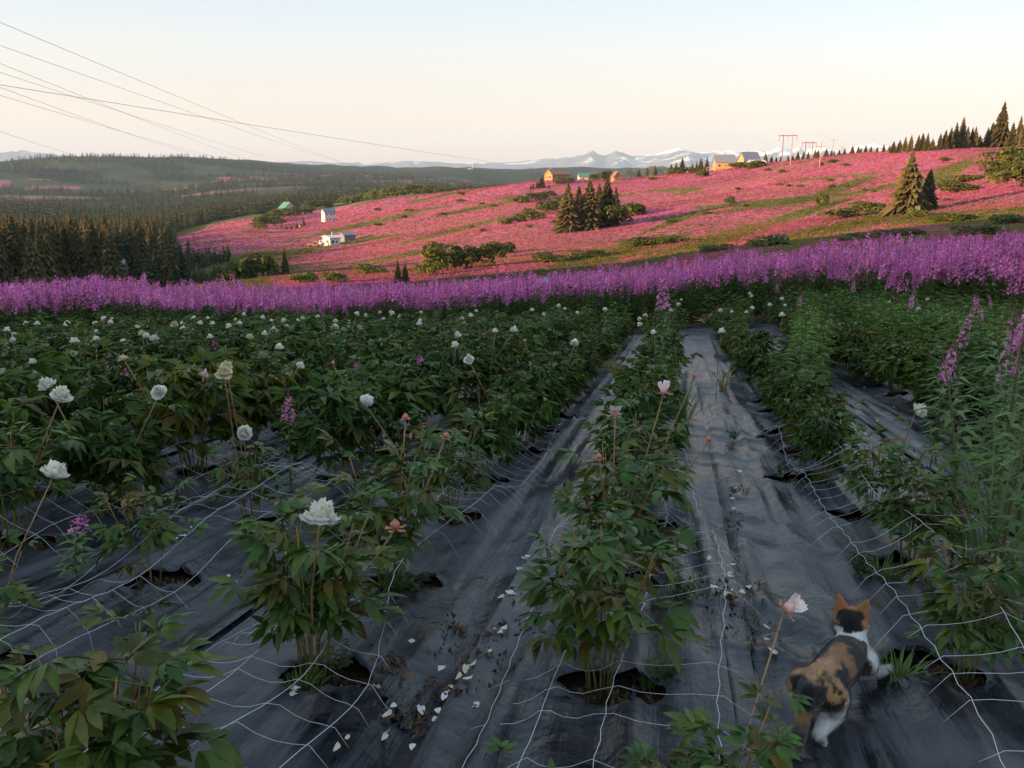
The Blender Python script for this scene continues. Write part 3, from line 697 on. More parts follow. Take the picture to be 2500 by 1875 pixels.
def n_axis_of(n): return 1 if n == 0 else 0
def house(name, px, by, wpx, hwall, roof_h, depth, wm, rm, label, rot=0.0, windows=(), doors=(), sidewin=(), ridge='x', r=None, over=0.45, cat='house', base_drop=1.5):
    """gabled house; width from the photograph, front faces the camera. windows: (x0,x1,z0,z1) in fractions of width / metres up"""
    if r is None: x, y, z = hit(px, by)
    else: p = at_range(px, by, r); x, y, z = p.x, p.y, max(gz(p.x, p.y), p.z - 3)
    _, _, dep = project(np.array([x, y, z])); W = wpx * float(dep) / FPX; D = depth; H = hwall
    o = empty(name, (x, y, z), -math.atan2(x, y) + rot, label, cat)
    mb = MB()
    if ridge == 'x':   # ridge runs left-right; gables on the sides
        mb.add([(-W/2,-D/2,-base_drop),(W/2,-D/2,-base_drop),(W/2,D/2,-base_drop),(-W/2,D/2,-base_drop),(-W/2,-D/2,H),(W/2,-D/2,H),(W/2,D/2,H),(-W/2,D/2,H),(-W/2,0,H+roof_h),(W/2,0,H+roof_h)],
               T=[(7,8,4),(5,9,6)], Q=[(0,1,5,4),(1,2,6,5),(2,3,7,6),(3,0,4,7)])
        rl = [((-W/2-over, -D/2-over, H-over*roof_h/(D/2)), (W/2+over, -D/2-over, H-over*roof_h/(D/2)), (W/2+over, 0, H+roof_h), (-W/2-over, 0, H+roof_h)),
              ((-W/2-over, D/2+over, H-over*roof_h/(D/2)), (W/2+over, D/2+over, H-over*roof_h/(D/2)), (W/2+over, 0, H+roof_h), (-W/2-over, 0, H+roof_h))]
    else:              # gable faces the camera
        mb.add([(-W/2,-D/2,-base_drop),(W/2,-D/2,-base_drop),(W/2,D/2,-base_drop),(-W/2,D/2,-base_drop),(-W/2,-D/2,H),(W/2,-D/2,H),(W/2,D/2,H),(-W/2,D/2,H),(0,-D/2,H+roof_h),(0,D/2,H+roof_h)],
               T=[(4,5,8),(6,7,9)], Q=[(0,1,5,4),(1,2,6,5),(2,3,7,6),(3,0,4,7)])
        rl = [((-W/2-over, -D/2-over, H-over*roof_h/(W/2)), (-W/2-over, D/2+over, H-over*roof_h/(W/2)), (0, D/2+over, H+roof_h), (0, -D/2-over, H+roof_h)),
              ((W/2+over, -D/2-over, H-over*roof_h/(W/2)), (W/2+over, D/2+over, H-over*roof_h/(W/2)), (0, D/2+over, H+roof_h), (0, -D/2-over, H+roof_h))]
    link('wall', mb.mesh('wall', wm), o)
    for q in rl:
        q = [Vector(p) + Vector((0, 0, 0.06)) for p in q]; t = Vector((0, 0, 0.22))
        m2 = MB().add(q + [p + t for p in q], Q=[(0,1,2,3),(4,5,6,7),(0,1,5,4),(1,2,6,5),(2,3,7,6),(3,0,4,7)])
        link('roof', m2.mesh('roof', rm), o)
    def pane(a, b_, n_axis, nm='window', mt=m_win):
        m2 = MB(); m2.box(a, b_)
        if nm == 'window':     # trim with the pane set just proud of it
            e = 0.12; A2 = tuple(v - (e if k != n_axis_of(n_axis) else 0.0) for k, v in enumerate(a)); B2 = tuple(v + (e if k != n_axis_of(n_axis) else 0.0) for k, v in enumerate(b_))
            k = n_axis_of(n_axis); A2 = list(A2); A2[k] += 0.02; w_ = link('window', MB().box(tuple(A2), B2).mesh('frame', r_white), o); link('pane', m2.mesh('pane', mt), w_)
        else: link(nm, m2.mesh(nm, mt), o)
    for (x0, x1, z0, z1) in windows: pane((-W/2 + x0*W, -D/2 - 0.05, z0), (-W/2 + x1*W, -D/2 + 0.05, z1), 0)
    for (x0, x1, z0, z1) in doors: pane((-W/2 + x0*W, -D/2 - 0.06, z0), (-W/2 + x1*W, -D/2 + 0.05, z1), 0, 'door', m_deck)
    for (y0, y1, z0, z1) in sidewin: pane((-W/2 - 0.05, -D/2 + y0*D, z0), (-W/2 + 0.05, -D/2 + y1*D, z1), 1)
    return o, W, D

o, W, D = house('wooden_house', 803, 541, 28, 5.6, 2.0, 6.0, w_white, r_slate, 'white two-storey house with dark roof alone in the pink slope', 0.35, [(0.12,0.25,3.9,4.9),(0.5,0.66,4.0,4.8),(0.78,0.9,4.0,4.8),(0.42,0.54,1.0,2.0),(0.78,0.9,1.0,2.0)], [(0.18,0.3,0.0,2.1)], [(0.3,0.5,3.8,4.9),(0.3,0.5,0.9,2.1)])
house('lodge_house', 702, 512, 34, 3.6, 5.0, 11.0, w_cream, r_green, 'cream house with green metal roof above the shrubs on the left', 0.45, [(0.25,0.36,0.6,2.2),(0.42,0.56,0.6,2.2),(0.62,0.74,0.6,2.2),(0.38,0.46,3.2,4.4),(0.52,0.6,3.2,4.4)], ridge='y', r=720)
o, W, D = house('cottage', 810, 598, 26, 2.6, 0.5, 7.0, w_white, r_white, 'low white cottage with flat pale roof beside the parked cars', 0.35, [(0.18,0.4,0.8,1.8),(0.6,0.72,0.8,1.8)], [], [(0.3,0.5,0.8,1.8)])
link('chimney', MB().box((0.5, 0.5, 3.0), (1.1, 1.1, 4.4)).mesh('chimney', m_foundation), o)
house('metal_shed', 848, 589, 28, 2.4, 0.9, 6.0, r_slate, r_slate, 'grey metal shed right of the low white cottage', 0.35, cat='shed')
house('farm_hut', 735, 556, 6, 1.8, 0.7, 2.0, w_orange, r_brown, 'tiny orange hut beside small spruces on the left slope', 0.2, cat='hut')
o, W, D = house('wooden_house', 1360, 450, 48, 3.0, 2.6, 9.0, w_orange, r_brown, 'orange wooden house with brown roof on the ridge left of the pole', 0.5, [(0.3,0.42,0.8,1.9),(0.6,0.72,0.8,1.9)], [], [(0.2,0.4,0.8,2.2),(0.6,0.75,0.8,2.2)], r=480)
link('flue_pipe', MB().tube([(-W/2+1.2, 0, 5.0), (-W/2+1.2, 0, 8.0)], 0.22, 8).mesh('flue_pipe', m_insul), o)
house('long_barn', 1430, 441, 36, 2.2, 1.8, 8.0, w_cream, r_green, 'long low building with green roof behind the ridge', 0.15, [(0.2,0.3,0.7,1.6),(0.6,0.7,0.7,1.6)], r=500, cat='barn')
house('log_cabin', 1504, 432, 18, 2.4, 2.4, 5.0, w_orange, r_brown, 'small orange cabin with steep gable on the ridge', 0.35, [(0.2,0.38,0.6,1.7),(0.6,0.75,0.6,1.7)], [], ridge='y', cat='cabin', r=470)
o, W, D = house('log_house', 1767, 409, 46, 3.4, 3.4, 9.0, w_log, r_blue, 'honey-coloured log house with blue-grey roof and long deck', 0.15, [(0.14,0.26,1.2,2.3),(0.5,0.58,1.3,2.1),(0.7,0.8,1.3,2.1)], [], r=455)
dk = MB(); dk.box((-W*1.05, -D/2-3.2, -0.6), (W*0.7, -D/2-0.01, -0.35)); link('deck', dk.mesh('deck', m_deck), o)
for k in range(9):
    xx = -W*1.0 + k * W*0.2; link('railing_post', MB().box((xx, -D/2-3.15, -0.35), (xx+0.2, -D/2-2.95, 0.75)).mesh('railing_post', m_deck), o); 
    if k % 2 == 0: link('deck_post', MB().box((xx, -D/2-3.1, -3.2), (xx+0.3, -D/2-2.8, -0.6)).mesh('deck_post', m_deck), o)
link('railing', MB().box((-W*1.03, -D/2-3.2, 0.75), (W*0.68, -D/2-2.9, 0.95)).mesh('railing', m_deck), o)
link('chimney', MB().box((-0.4, -0.3, 6.3), (0.4, 0.5, 7.6)).mesh('chimney', m_insul), o)
house('steep_roofed_house', 1828, 401, 42, 1.6, 5.2, 9.0, w_log, r_blue, 'house with steep blue metal roof reaching nearly to the ground', 0.55, [], [], [(0.4,0.6,0.8,2.2)], r=470)
house('lean_to_shed', 1846, 411, 36, 1.6, 0.9, 4.5, w_tan, r_white, 'low shed with pale sloping roof below the steep-roofed house', 0.4, cat='shed', r=430)
house('summer_house', 309, 700, 16, 2.2, 3.0, 5.0, w_white, r_white, 'small white gable showing among spruces above the fireweed', 0.1, [(0.35,0.65,0.8,1.8)], [], ridge='y', r=165)

def car(px, by, r, c, label, rz, kind=0):
    p = hit(px, by); o = empty('parked_car', (p[0], p[1], p[2] + 0.12), rz, label, 'car', 'vehicles by the white cottage')
    m_c = simple('car_paint', c, 0.3, 0.05, 2, 0.6)
    prof = [(-2.2,0.35),(-2.2,0.95),(-1.35,1.05),(-0.9,1.6),(0.9,1.6),(1.45,1.02),(2.15,0.9),(2.2,0.35)] if kind == 0 else [(-2.6,0.4),(-2.6,1.0),(-0.4,1.0),(-0.35,1.75),(0.9,1.75),(1.35,1.1),(2.5,1.0),(2.55,0.4)]
    n = len(prof); V = [(a, -0.85, b_) for a, b_ in prof] + [(a, 0.85, b_) for a, b_ in prof]
    bm = bmesh.new(); vs = [bm.verts.new(v) for v in V]
    bm.faces.new(vs[:n]); bm.faces.new(vs[n:][::-1])
    for k in range(n): bm.faces.new((vs[k], vs[(k+1) % n], vs[n+(k+1) % n], vs[n+k]))
    me = bpy.data.meshes.new('body'); bm.to_mesh(me); bm.free(); me.materials.append(m_c); link('body', me, o)
    x0, x1 = (-0.85, 0.85) if kind == 0 else (-0.3, 0.85)
    link('window', MB().box((x0, -0.88, 1.1), (x1, 0.88, 1.5)).mesh('window', m_win), o)
    for sx in (-1.35, 1.35):
        for sy in (-0.8, 0.8):
            link('wheel', MB().tube([(sx, sy-0.12, 0.35), (sx, sy+0.12, 0.35)], 0.35, 10).mesh('wheel', m_win), o)
car(783, 599, 0, (0.7, 0.68, 0.64), 'white pickup truck parked left of the low white cottage', 0.3, 1)
car(795, 592, 0, (0.2, 0.22, 0.25), 'dark car parked behind the white pickup', 0.9)
car(796, 599, 0, (0.35, 0.4, 0.5), 'blue-grey car parked against the low white cottage', 0.6)
car(768, 603, 0, (0.45, 0.25, 0.14), 'rusty brown vehicle at the left end of the parked row', 0.2, 1)

# ------------------------------------------------------------------ power poles and wires
def pole_at(px, by, ty, r=None):
    if r is None: x, y, z = hit(px, by)
    else: p = at_range(px, by, r); x, y = p.x, p.y; z = gz(x, y)
    _, yb, dep = project(np.array([x, y, z])); return x, y, z, float((yb - ty) / FPX * dep / math.cos(PITCH)), float(dep) / FPX
def h_frame(px1, px2, by, ty, label, r=None, mats=(m_pole, m_pole)):
    x, y, z, h, s = pole_at((px1 + px2) / 2, by, ty, r)
    o = empty('power_pole', (x, y, z), -math.atan2(x, y), label, 'power pole', 'power poles on the hill')
    w = (px2 - px1) * s; rad = 0.17
    for k, sx in enumerate((-w/2, w/2)):
        link('post', MB().tube([(sx, 0, -1.5), (sx, 0, h)], [rad * 1.2, rad * 0.85], 8).mesh('post', mats[k]), o)
    arm = link('crossarm', MB().box((-w*1.05, -0.16, h-0.75), (w*1.05, 0.16, h-0.4)).mesh('crossarm', m_pole), o)
    for sx in (-w*1.0, 0, w*1.0):
        link('insulator', MB().tube([(sx, 0, h-0.75), (sx, 0, h-2.6)], 0.16, 6).mesh('insulator', m_insul), arm)
    return o
h_frame(1908, 1929, 407, 333, 'larger two-legged power pole on the pink hill', None, (m_pole, m_palepole))
h_frame(1965, 1981, 389, 348, 'smaller two-legged power pole farther along the ridge', 400)
def single_pole(px, by, ty, label, r=None, arm=1.6, mat=m_palepole, arm_drop=1.0, rad=0.15):
    x, y, z, h, s = pole_at(px, by, ty, r)
    o = empty('power_pole', (x, y, z), -math.atan2(x, y), label, 'power pole', 'power poles on the hill')
    link('post', MB().tube([(0, 0, -1.5), (0, 0, h)], [rad * 1.2, rad * 0.8], 8).mesh('post', mat), o)
    if arm:
        ca_ = link('crossarm', MB().box((-arm, -0.1, h - arm_drop), (arm, 0.1, h - arm_drop + 0.22)).mesh('crossarm', mat), o)
        for sx in (-arm * 0.9, arm * 0.9): link('insulator', MB().tube([(sx, 0, h - arm_drop + 0.2), (sx, 0, h - arm_drop + 0.6)], 0.12, 6).mesh('insulator', m_insul), ca_)
    return o, h
single_pole(2001, 407, 348, 'single pale power pole right of the two-legged poles', None, 1.7, arm_drop=2.2)
single_pole(2032, 378, 340, 'slim pale pole with a cross top on the right ridge', None, 1.6, arm_drop=1.0, rad=0.16)
single_pole(2055, 374, 358, 'short thin pole on the right ridge near small spruces', None, 0.9, rad=0.14)
single_pole(1449, 438, 378, 'tall thin pale pole rising on the ridge beside the green-roofed barn', None, 0, rad=0.15)
o, h = single_pole(1895, 690, 590, 'white-topped utility pole with transformer sticking up behind the fireweed', 95, 0.62, r_white, 0.12, 0.08)
link('transformer', MB().tube([(-0.2, -0.2, h - 1.9), (-0.2, -0.2, h - 1.2)], 0.19, 10).mesh('transformer', r_white), o)
link('lightning_arrester', MB().tube([(0, 0, h), (0, 0, h + 0.8)], 0.04, 6).mesh('lightning_arrester', m_insul), o)
x, y, z, h, s = pole_at(1154, 414, 400, 3600)
o = empty('radio_mast', (x, y, z), 0, 'white radio mast with hut on the far flat ridge', 'mast'); link('mast', MB().tube([(0, 0, -4), (0, 0, 26)], 1.0, 5).mesh('mast', r_white), o)
link('hut', MB().box((-22, -5, -2), (-6, 5, 6)).mesh('hut', r_white), o)
# blue tarpaulin glimpsed behind the flowers
p = hit(1345, 690, 0, 40); o = empty('blue_tarpaulin', (p[0], p[1], p[2] - 0.75), 0.3, 'blue tarpaulin cover showing just above the fireweed', 'tarpaulin')
mt_tarp = simple('blue_tarp', (0.22, 0.36, 0.45), 0.5, 0.2, 3)
mb = MB(); mb.add([(-1.6,-1,0),(1.6,-1,0),(1.6,1,0),(-1.6,1,0),(-1.1,0,1.2),(1.1,0,1.2)], T=[(3,0,4),(1,2,5)], Q=[(0,1,5,4),(2,3,4,5)]); link('sheet', mb.mesh('sheet', mt_tarp), o)

WIRES = [((0, 42, 60), (860, 402, 620), 3.0), ((0, 100, 66), (875, 406, 640), 3.0), ((0, 145, 72), (640, 398, 560), 2.6), ((0, 166, 78), (735, 403, 560), 3.0),
         ((0, 203, 72), (475, 376, 420), 2.0), ((0, 222, 78), (575, 392, 450), 2.4), ((0, 317, 80), (185, 378, 260), 0.6), ((0, 189, 48), (1449, 424, 420), 2.5)]
WN = ['uppermost power line crossing the sky at left', 'second power line from the top at left', 'third power line from the top at left', 'fourth power line from the top at left', 'sixth power line from the top at left', 'seventh power line from the top at left', 'lowest short power line above the left hill', 'flattest power line running right to the thin pale pole']
def wire(a, b_, sag, label):
    A = at_range(*a); B = at_range(*b_)
    d = (A - B); A2 = A + d.normalized() * 45; pts = []
    for k in range(61):
        t = (k / 60) ** 1.6; p = A2.lerp(B, t); p.z -= sag * 4 * t * (1 - t) * 0.35; pts.append(p)
    rr = [0.010 + 0.00004 * p.length for p in pts]
    tag(link('power_line', MB().tube(pts, rr, 5).mesh('power_line', m_wire)), label, 'power line', 'power lines across the sky')
for (a, b_, s), l in zip(WIRES, WN): wire(a, b_, s, l)
# ------------------------------------------------------------------ fireweed at the end of the field
m_fstem = leafy('fireweed_stem', (0.10, 0.085, 0.03), 0.6, 0.0, 0.25, 0.3, False, 0.2)
m_fleaf = leafy('fireweed_leaf', (0.11, 0.18, 0.05), 0.55, 0.3, 0.3, 0.3, True, 0.25)
m_fflow = leafy('fireweed_petals', (0.80, 0.235, 0.53), 0.6, 0.4, 0.18, 0.2, True, 0.2)
m_mix = leafy('fireweed_mass', (1, 1, 1), 0.6, 0.35, 0.0, 0.2, True, 0.0)

def fireweed_arrays(seed, h=1.5, nleaf=40, nflow=34, flow_frac=0.30, lod=0):
    g = np.random.default_rng(seed); st = MB(); lf = MB(); fl = MB()
    lean = g.normal(size=2) * 0.06
    cen = lambda t: Vector((lean[0] * t * t * h, lean[1] * t * t * h, t * h))
    st.tube([cen(0), cen(0.5), cen(0.8), cen(1.0)], [0.007, 0.006, 0.004, 0.0015], 3 if lod else 4, cap=False)
    f1 = 0.93 - g.uniform(0, 0.04); f0 = f1 - flow_frac * g.uniform(0.8, 1.15)
    for k in range(nleaf):
        t = 0.12 + (f0 - 0.10) * (k + g.uniform(0, 0.6)) / nleaf; a = k * 2.4 + g.uniform(-0.3, 0.3)
        L = 0.13 * g.uniform(0.75, 1.2) * (0.65 + 0.5 * math.sin(min(1, t / f0) * 3.0)); w = L * 0.085 + 0.004
        if lod: w *= 1.5
        ca, sa = math.cos(a), math.sin(a); p = cen(t); up = g.uniform(0.15, 0.65)
        m_ = p + Vector((ca * L * 0.5, sa * L * 0.5, L * 0.5 * up)); e = p + Vector((ca * L, sa * L, L * (up * 0.5 - 0.25)))
        s = Vector((-sa, ca, 0)) * w; c = (g.uniform(0.75, 1.25),) * 3
        if lod: lf.add([p, m_ + s, e, m_ - s], T=[(0, 1, 2), (0, 2, 3)], c=c)
        else: lf.add([p, m_ + s, e, m_ - s, m_ - Vector((0, 0, w * 0.5))], T=[(0, 1, 4), (0, 4, 3), (1, 2, 4), (4, 2, 3)], c=c)
    for k in range(nflow):
        t = f0 + (f1 - f0) * (k + g.uniform(0, 1)) / nflow; a = k * 2.4 + g.uniform(-0.4, 0.4); rr = (0.055 * (1 - 0.6 * (t - f0) / (f1 - f0)) + 0.008) * g.uniform(0.7, 1.3)
        p = cen(t) + Vector((math.cos(a) * rr, math.sin(a) * rr, g.uniform(-0.01, 0.012))); n = Vector((math.cos(a), math.sin(a), g.uniform(-0.2, 0.6))).normalized()
        q = n.orthogonal().normalized(); w = n.cross(q); ang = g.uniform(0, 3); q, w = q * math.cos(ang) + w * math.sin(ang), w * math.cos(ang) - q * math.sin(ang)
        s = 0.022 * g.uniform(0.75, 1.2) * (1 - 0.4 * (t - f0) / (f1 - f0)) * (1.45 if lod else 1); c = [tuple(np.array([1, 1, 1]) * g.uniform(0.7, 1.3))] 
        if lod: fl.add([p + q * s, p + w * s, p - q * s, p - w * s], Q=[(0, 1, 2, 3)], c=c[0])
        else:   # four separate petals
            for (d, e) in ((q, w), (w, -q), (-q, -w), (-w, q)):
                fl.add([p, p + d * s + e * s * 0.55 + n * s * 0.3, p + d * s * 1.25 + n * s * 0.25, p + d * s - e * s * 0.55 + n * s * 0.3], T=[(0, 1, 2), (0, 2, 3)], c=c[0])
    bud = (0.55, 0.55, 0.42)
    for k in range(5 if lod else 14):   # unopened buds above the bloom
        t = f1 + (1 - f1) * (k + 0.5) / (5 if lod else 14); a = k * 2.4; p = cen(t); L = 0.022 * (1.15 - (t - f1) / (1 - f1)); ca, sa = math.cos(a), math.sin(a)
        fl.add([p, p + Vector((ca * L, sa * L, -L * 0.3)) + Vector((-sa, ca, 0)) * L * 0.2, p + Vector((ca * L * 1.2, sa * L * 1.2, L * 0.4))], T=[(0, 1, 2)], c=bud)
    return st, lf, fl
FW = []
for k in range(8):
    st, lf, fl = fireweed_arrays(800 + k, 1.5, 44, 40 if k % 2 else 32, 0.20 + 0.035 * (k % 3))
    FW.append((st.mesh('stem', m_fstem), lf.mesh('leaves', m_fleaf, tint=True), fl.mesh('flower_spike', m_fflow, tint=True)))
def fireweed(x, y, h, label, group, z=None, var=None, name='fireweed_plant'):
    o = empty(name, (x, y, gz(x, y) - 0.03 if z is None else z), random.uniform(0, 6.28), label, 'fireweed', group)
    s = h / 1.5; o.scale = (max(s, 0.75), max(s, 0.75), s)
    a, b_, c = FW[random.randrange(8) if var is None else var]
    link('stem', a, o); link('leaves', b_, o)['kind'] = 'stuff'; link('flower_spike', c, o)['kind'] = 'stuff'; return o
FWL = []
for k in range(5):
    st, lf, fl = fireweed_arrays(820 + k, 1.5, 26, 26, 0.235, 1)
    a = [m_.arrays() for m_ in (st, lf, fl)]
    a[0] = (a[0][0], a[0][1], a[0][2] * np.array([0.10, 0.085, 0.03])); a[1] = (a[1][0], a[1][1], a[1][2] * np.array([0.11, 0.175, 0.048])); a[2] = (a[2][0], a[2][1], a[2][2] * np.array([0.80, 0.235, 0.53]))
    FWL.append(join_arrays(a))

def fireweed_band():
    n = 6300
    px = rng.uniform(-520, 2880, n); r = 26.6 + rng.exponential(6.5, n); r = np.where(r > 48, 27 + rng.uniform(0, 6, n), r)
    front = np.interp(px, [-200, 300, 900, 1400, 1800, 2000, 2200, 2600], [25.6, 25.6, 25.8, 26.2, 26.2, 24.5, 21.5, 19.0])
    r = r - 26.6 + front + 0.5 * np.sin(px / 60.0)
    az = np.arctan2((px - 1250) / FPX, 1.0); x = r * np.sin(az); y = r * np.cos(az); z = ground_z(x, y)
    h = rng.uniform(1.5, 2.12, n) * (0.86 + 0.28 * vnoise(x / 1.3, y / 1.3, 5))
    h = np.where(r > front + 7, h * 0.92, h)
    order = np.argsort(r); vis = [i for i in order if -20 < px[i] < 2520]; ind = vis[:290]
    # spread the individual plants along the whole front rather than taking one end of it
    ind = sorted(vis[:1100:4][:275]); 
    for i in ind:
        side = 'left' if px[i] < 830 else ('middle' if px[i] < 1660 else 'right')
        fireweed(float(x[i]), float(y[i]), float(h[i]), f'purple fireweed stalk at the front of the tall band, {side} third', 'fireweed at the front of the band')
    rest = np.ones(n, bool); rest[ind] = False; idx = np.nonzero(rest)[0]; L = []
    for k in range(5):
        s = idx[k::5]; V, T, C = FWL[k]; sc = h[s] / 1.5
        L.append(scatter(V, T, C, np.stack([x, y, z - 0.03], -1)[s], rng.uniform(0, 6.28, len(s)), np.stack([sc * 1.05, sc * 1.05, sc], -1), rng.normal(size=(len(s), 2)) * 0.05, (rng.uniform(0.75, 1.25, (len(s), 1)) * np.ones(3)) * (1 + rng.uniform(-0.12, 0.12, (len(s), 3)))))
    V, F, C = join_arrays(L); print('band tris', len(F)); me = mesh_np('fireweed_band', V, [F], m_mix); col_attr(me, C)
    tag(link('fireweed_band', me), 'dense band of purple fireweed behind the front stalks', 'fireweed', kind='stuff')
fireweed_band()

# ------------------------------------------------------------------ weed fabric in strips along the rows
m_fab, nt, b = material('woven_weed_fabric', 0.42, 0.30)
geo = n_coord(nt, 'Object', (1, 1, 1), (0, 0, ROW_AZ))
d1 = n_noise(nt, 1.3, 5, 0.62, geo); d2 = n_noise(nt, 9.0, 4, 0.6, geo); d3 = n_noise(nt, 120.0, 2, 0.5, geo)
mpn = nt.nodes.new('ShaderNodeMapping'); mpn.inputs['Scale'].default_value = (26, 1.6, 1); nt.links.new(geo, mpn.inputs['Vector']); d4 = n_noise(nt, 1.0, 4, 0.6, mpn.outputs[0])
mm = nt.nodes.new('ShaderNodeMath'); mm.operation = 'MULTIPLY_ADD'; nt.links.new(d4, mm.inputs[0]); mm.inputs[1].default_value = 0.42; nt.links.new(d1, mm.inputs[2])
dust = n_ramp(nt, mm.outputs[0], [(0.64, (0, 0, 0)), (0.86, (1, 1, 1))])
fine = n_ramp(nt, d3, [(0.35, (0.0025, 0.0035, 0.006)), (0.65, (0.006, 0.008, 0.013))])
nt.links.new(n_mix(nt, dust, fine, (0.048, 0.052, 0.062)), b.inputs['Base Color'])
nt.links.new(n_ramp(nt, n_mix(nt, 0.5, d2, dust), [(0.2, (0.27,) * 3), (0.8, (0.5,) * 3)]), b.inputs['Roughness'])
crk = nt.nodes.new('ShaderNodeMath'); crk.operation = 'MULTIPLY_ADD'; nt.links.new(d4, crk.inputs[0]); crk.inputs[1].default_value = 0.22
d5 = n_noise(nt, 3.6, 4, 0.55, geo, 0.3); nt.links.new(d5, crk.inputs[2])
n_bump(nt, crk.outputs[0], 0.55, 0.05, b)

ROWS = [0.24, -0.20, -1.27, -2.42, -3.62, -4.82, -6.0, -7.2, -8.4, -9.6, -10.8, -12.0, -13.2, -14.4, -15.6, -16.8, -18.0, -19.2, -20.4, -21.6, -22.8, 1.05, 2.75, 4.05, 5.3, 6.5]
PLANT_U = {-0.20: [1.62, 2.66, 3.72, 4.66, 5.7, 6.7], -1.27: [1.55, 2.57, 3.58, 4.76, 5.72, 6.8], -2.42: [1.35, 2.45, 3.41, 4.45, 5.57, 6.6], 1.05: [2.0, 3.02, 4.18, 5.07, 6.14, 7.1], 2.75: [2.6, 3.7, 4.8, 5.9, 6.9], 0.24: [1.72]}
PLANTS = []   # (u, v, row)
for v in ROWS:
    us = list(PLANT_U.get(v, [])); u = us[-1] + 1.05 if us else 1.2 + random.uniform(0, 0.8)
    while u < (24.6 if v != 0.24 else 0):
        us.append(u + random.uniform(-0.12, 0.12)); u += 0.92 if v < -3 else 1.0
    for u in us:
        vv = v + random.uniform(-0.07, 0.07) + (0.10 if v == 1.05 else (-0.17 if v == 0.24 else 0))
        x, y = uv2xy(u, vv); px, py, dep = project(np.array([x, y, gz(x, y) + 0.35]))
        if dep < 0.6 or px < -260 or px > 2780 or (py > 2450): continue
        if v > 3.4 and u < 8: continue
        if math.hypot(x, y) > (21.3 if v < -3 else 22.8): continue
        PLANTS.append((u, vv, v))
HOLES = [(u + 0.0, v - (0.10 if r_ == 1.05 else -0.04), 0.12 + 0.04 * random.random(), 0.165 + 0.04 * random.random()) for (u, v, r_) in PLANTS if u < 11]
HOLES += [(7.62, 1.0, 0.16, 0.2), (6.0, 0.92, 0.15, 0.22)]

def wrinkle(u, v):
    w = 0.040 * (1 - np.abs(2 * vnoise(u * 0.28 + 3, v * 6.5, 31) - 1)) ** 3
    w = w + 0.036 * (1 - np.abs(2 * vnoise(u * 0.18, v * 13.0 + u * 0.15, 32) - 1)) ** 4
    w = w + 0.030 * (fbm(u * 0.8, v * 1.6, 33, 3) - 0.5)
    c = np.exp(-((v - 0.55) / 0.42) ** 2)        # the walked path is rumpled crosswise
    w = w + c * 0.032 * (1 - np.abs(2 * vnoise(u * 2.6 + v * 1.5, v * 2.2, 34) - 1)) ** 2 + c * 0.018 * (vnoise(u * 6, v * 5, 35) - 0.5)
    return w
SEAMS = [-23.6] + [v + 0.62 for v in sorted(ROWS) if v < -0.3] + [0.30, 1.95, 3.45, 4.7, 5.95, 7.2]
def fabric_strip(v0, v1, k):
    near = v1 > -4.6 and v0 < 3.6
    dv = 0.034 if near else 0.12
    us = [0.75]; 
    while us[-1] < 25.4: us.append(us[-1] + ((0.036 if us[-1] < 8 else min(0.25, 0.036 * (us[-1] / 8) ** 2)) if near else max(0.12, 0.02 * us[-1])))
    us = np.array(us); vs = np.linspace(v0 - 0.05, v1 + 0.04, max(4, int((v1 - v0) / dv)))
    if v1 < -4: us = us[us > abs(v1) * 0.55]
    U, Vv = np.meshgrid(us, vs, indexing='ij'); U = U.copy(); Vv = Vv.copy()
    n, m = U.shape
    inside = np.zeros((n, m), bool); bu, bv, bz = U.copy(), Vv.copy(), np.zeros((n, m))
    for hi, (hu, hv, ru, rv) in enumerate(HOLES):
        if hv < v0 - 0.3 or hv > v1 + 0.3 or not near: continue
        du, dvv = (U - hu), (Vv - hv); ang = np.arctan2(dvv, du)
        wob = 1 + 0.22 * (vnoise(np.cos(ang) * 1.6 + hi * 7, np.sin(ang) * 1.6, 44) - 0.5) * 2
        d = np.hypot(du / ru, dvv / rv) / wob
        s = d < 1; inside |= s; dd = np.maximum(d, 0.05)
        bu = np.where(s, hu + du / dd, bu); bv = np.where(s, hv + dvv / dd, bv)
        lip = np.exp(-((d - 1) / 0.35) ** 2) * (d >= 0.999) * 0.018; bz = np.maximum(bz, lip); bz = np.where(s, -0.004, bz)
    U2 = np.where(inside, bu, U); V2 = np.where(inside, bv, Vv)
    x, y = uv2xy(U2, V2); z = ground_z(x, y) + wrinkle(U2, V2) * (1 - sstep(9, 20, U2) * 0.5) + bz + 0.012 * (k % 2)
    edge = np.minimum(V2 - V2.min(), V2.max() - V2); z = z + 0.012 * np.exp(-(edge / 0.03) ** 2) * (vnoise(U2 * 1.5, V2 * 0 + k, 52))
    i, j = np.meshgrid(np.arange(n - 1), np.arange(m - 1), indexing='ij'); a = (i * m + j).ravel(); ins = inside.ravel()
    Q = np.stack([a, a + 1, a + m + 1, a + m], -1); keep = ~(ins[Q].all(1)); Q = Q[keep]
    me = mesh_np('weed_fabric', np.stack([x, y, z], -1).reshape(-1, 3), [Q[:, ::-1]], m_fab, True)
    tag(link('weed_fabric', me), 'black woven weed fabric laid along the flower rows', 'weed fabric', kind='structure')
for k in range(len(SEAMS) - 1): fabric_strip(SEAMS[k], SEAMS[k + 1], k)
def fab_z(u, v):
    x, y = uv2xy(u, v); return float(ground_z(np.array([x]), np.array([y]))[0] + wrinkle(np.array([u]), np.array([v]))[0])
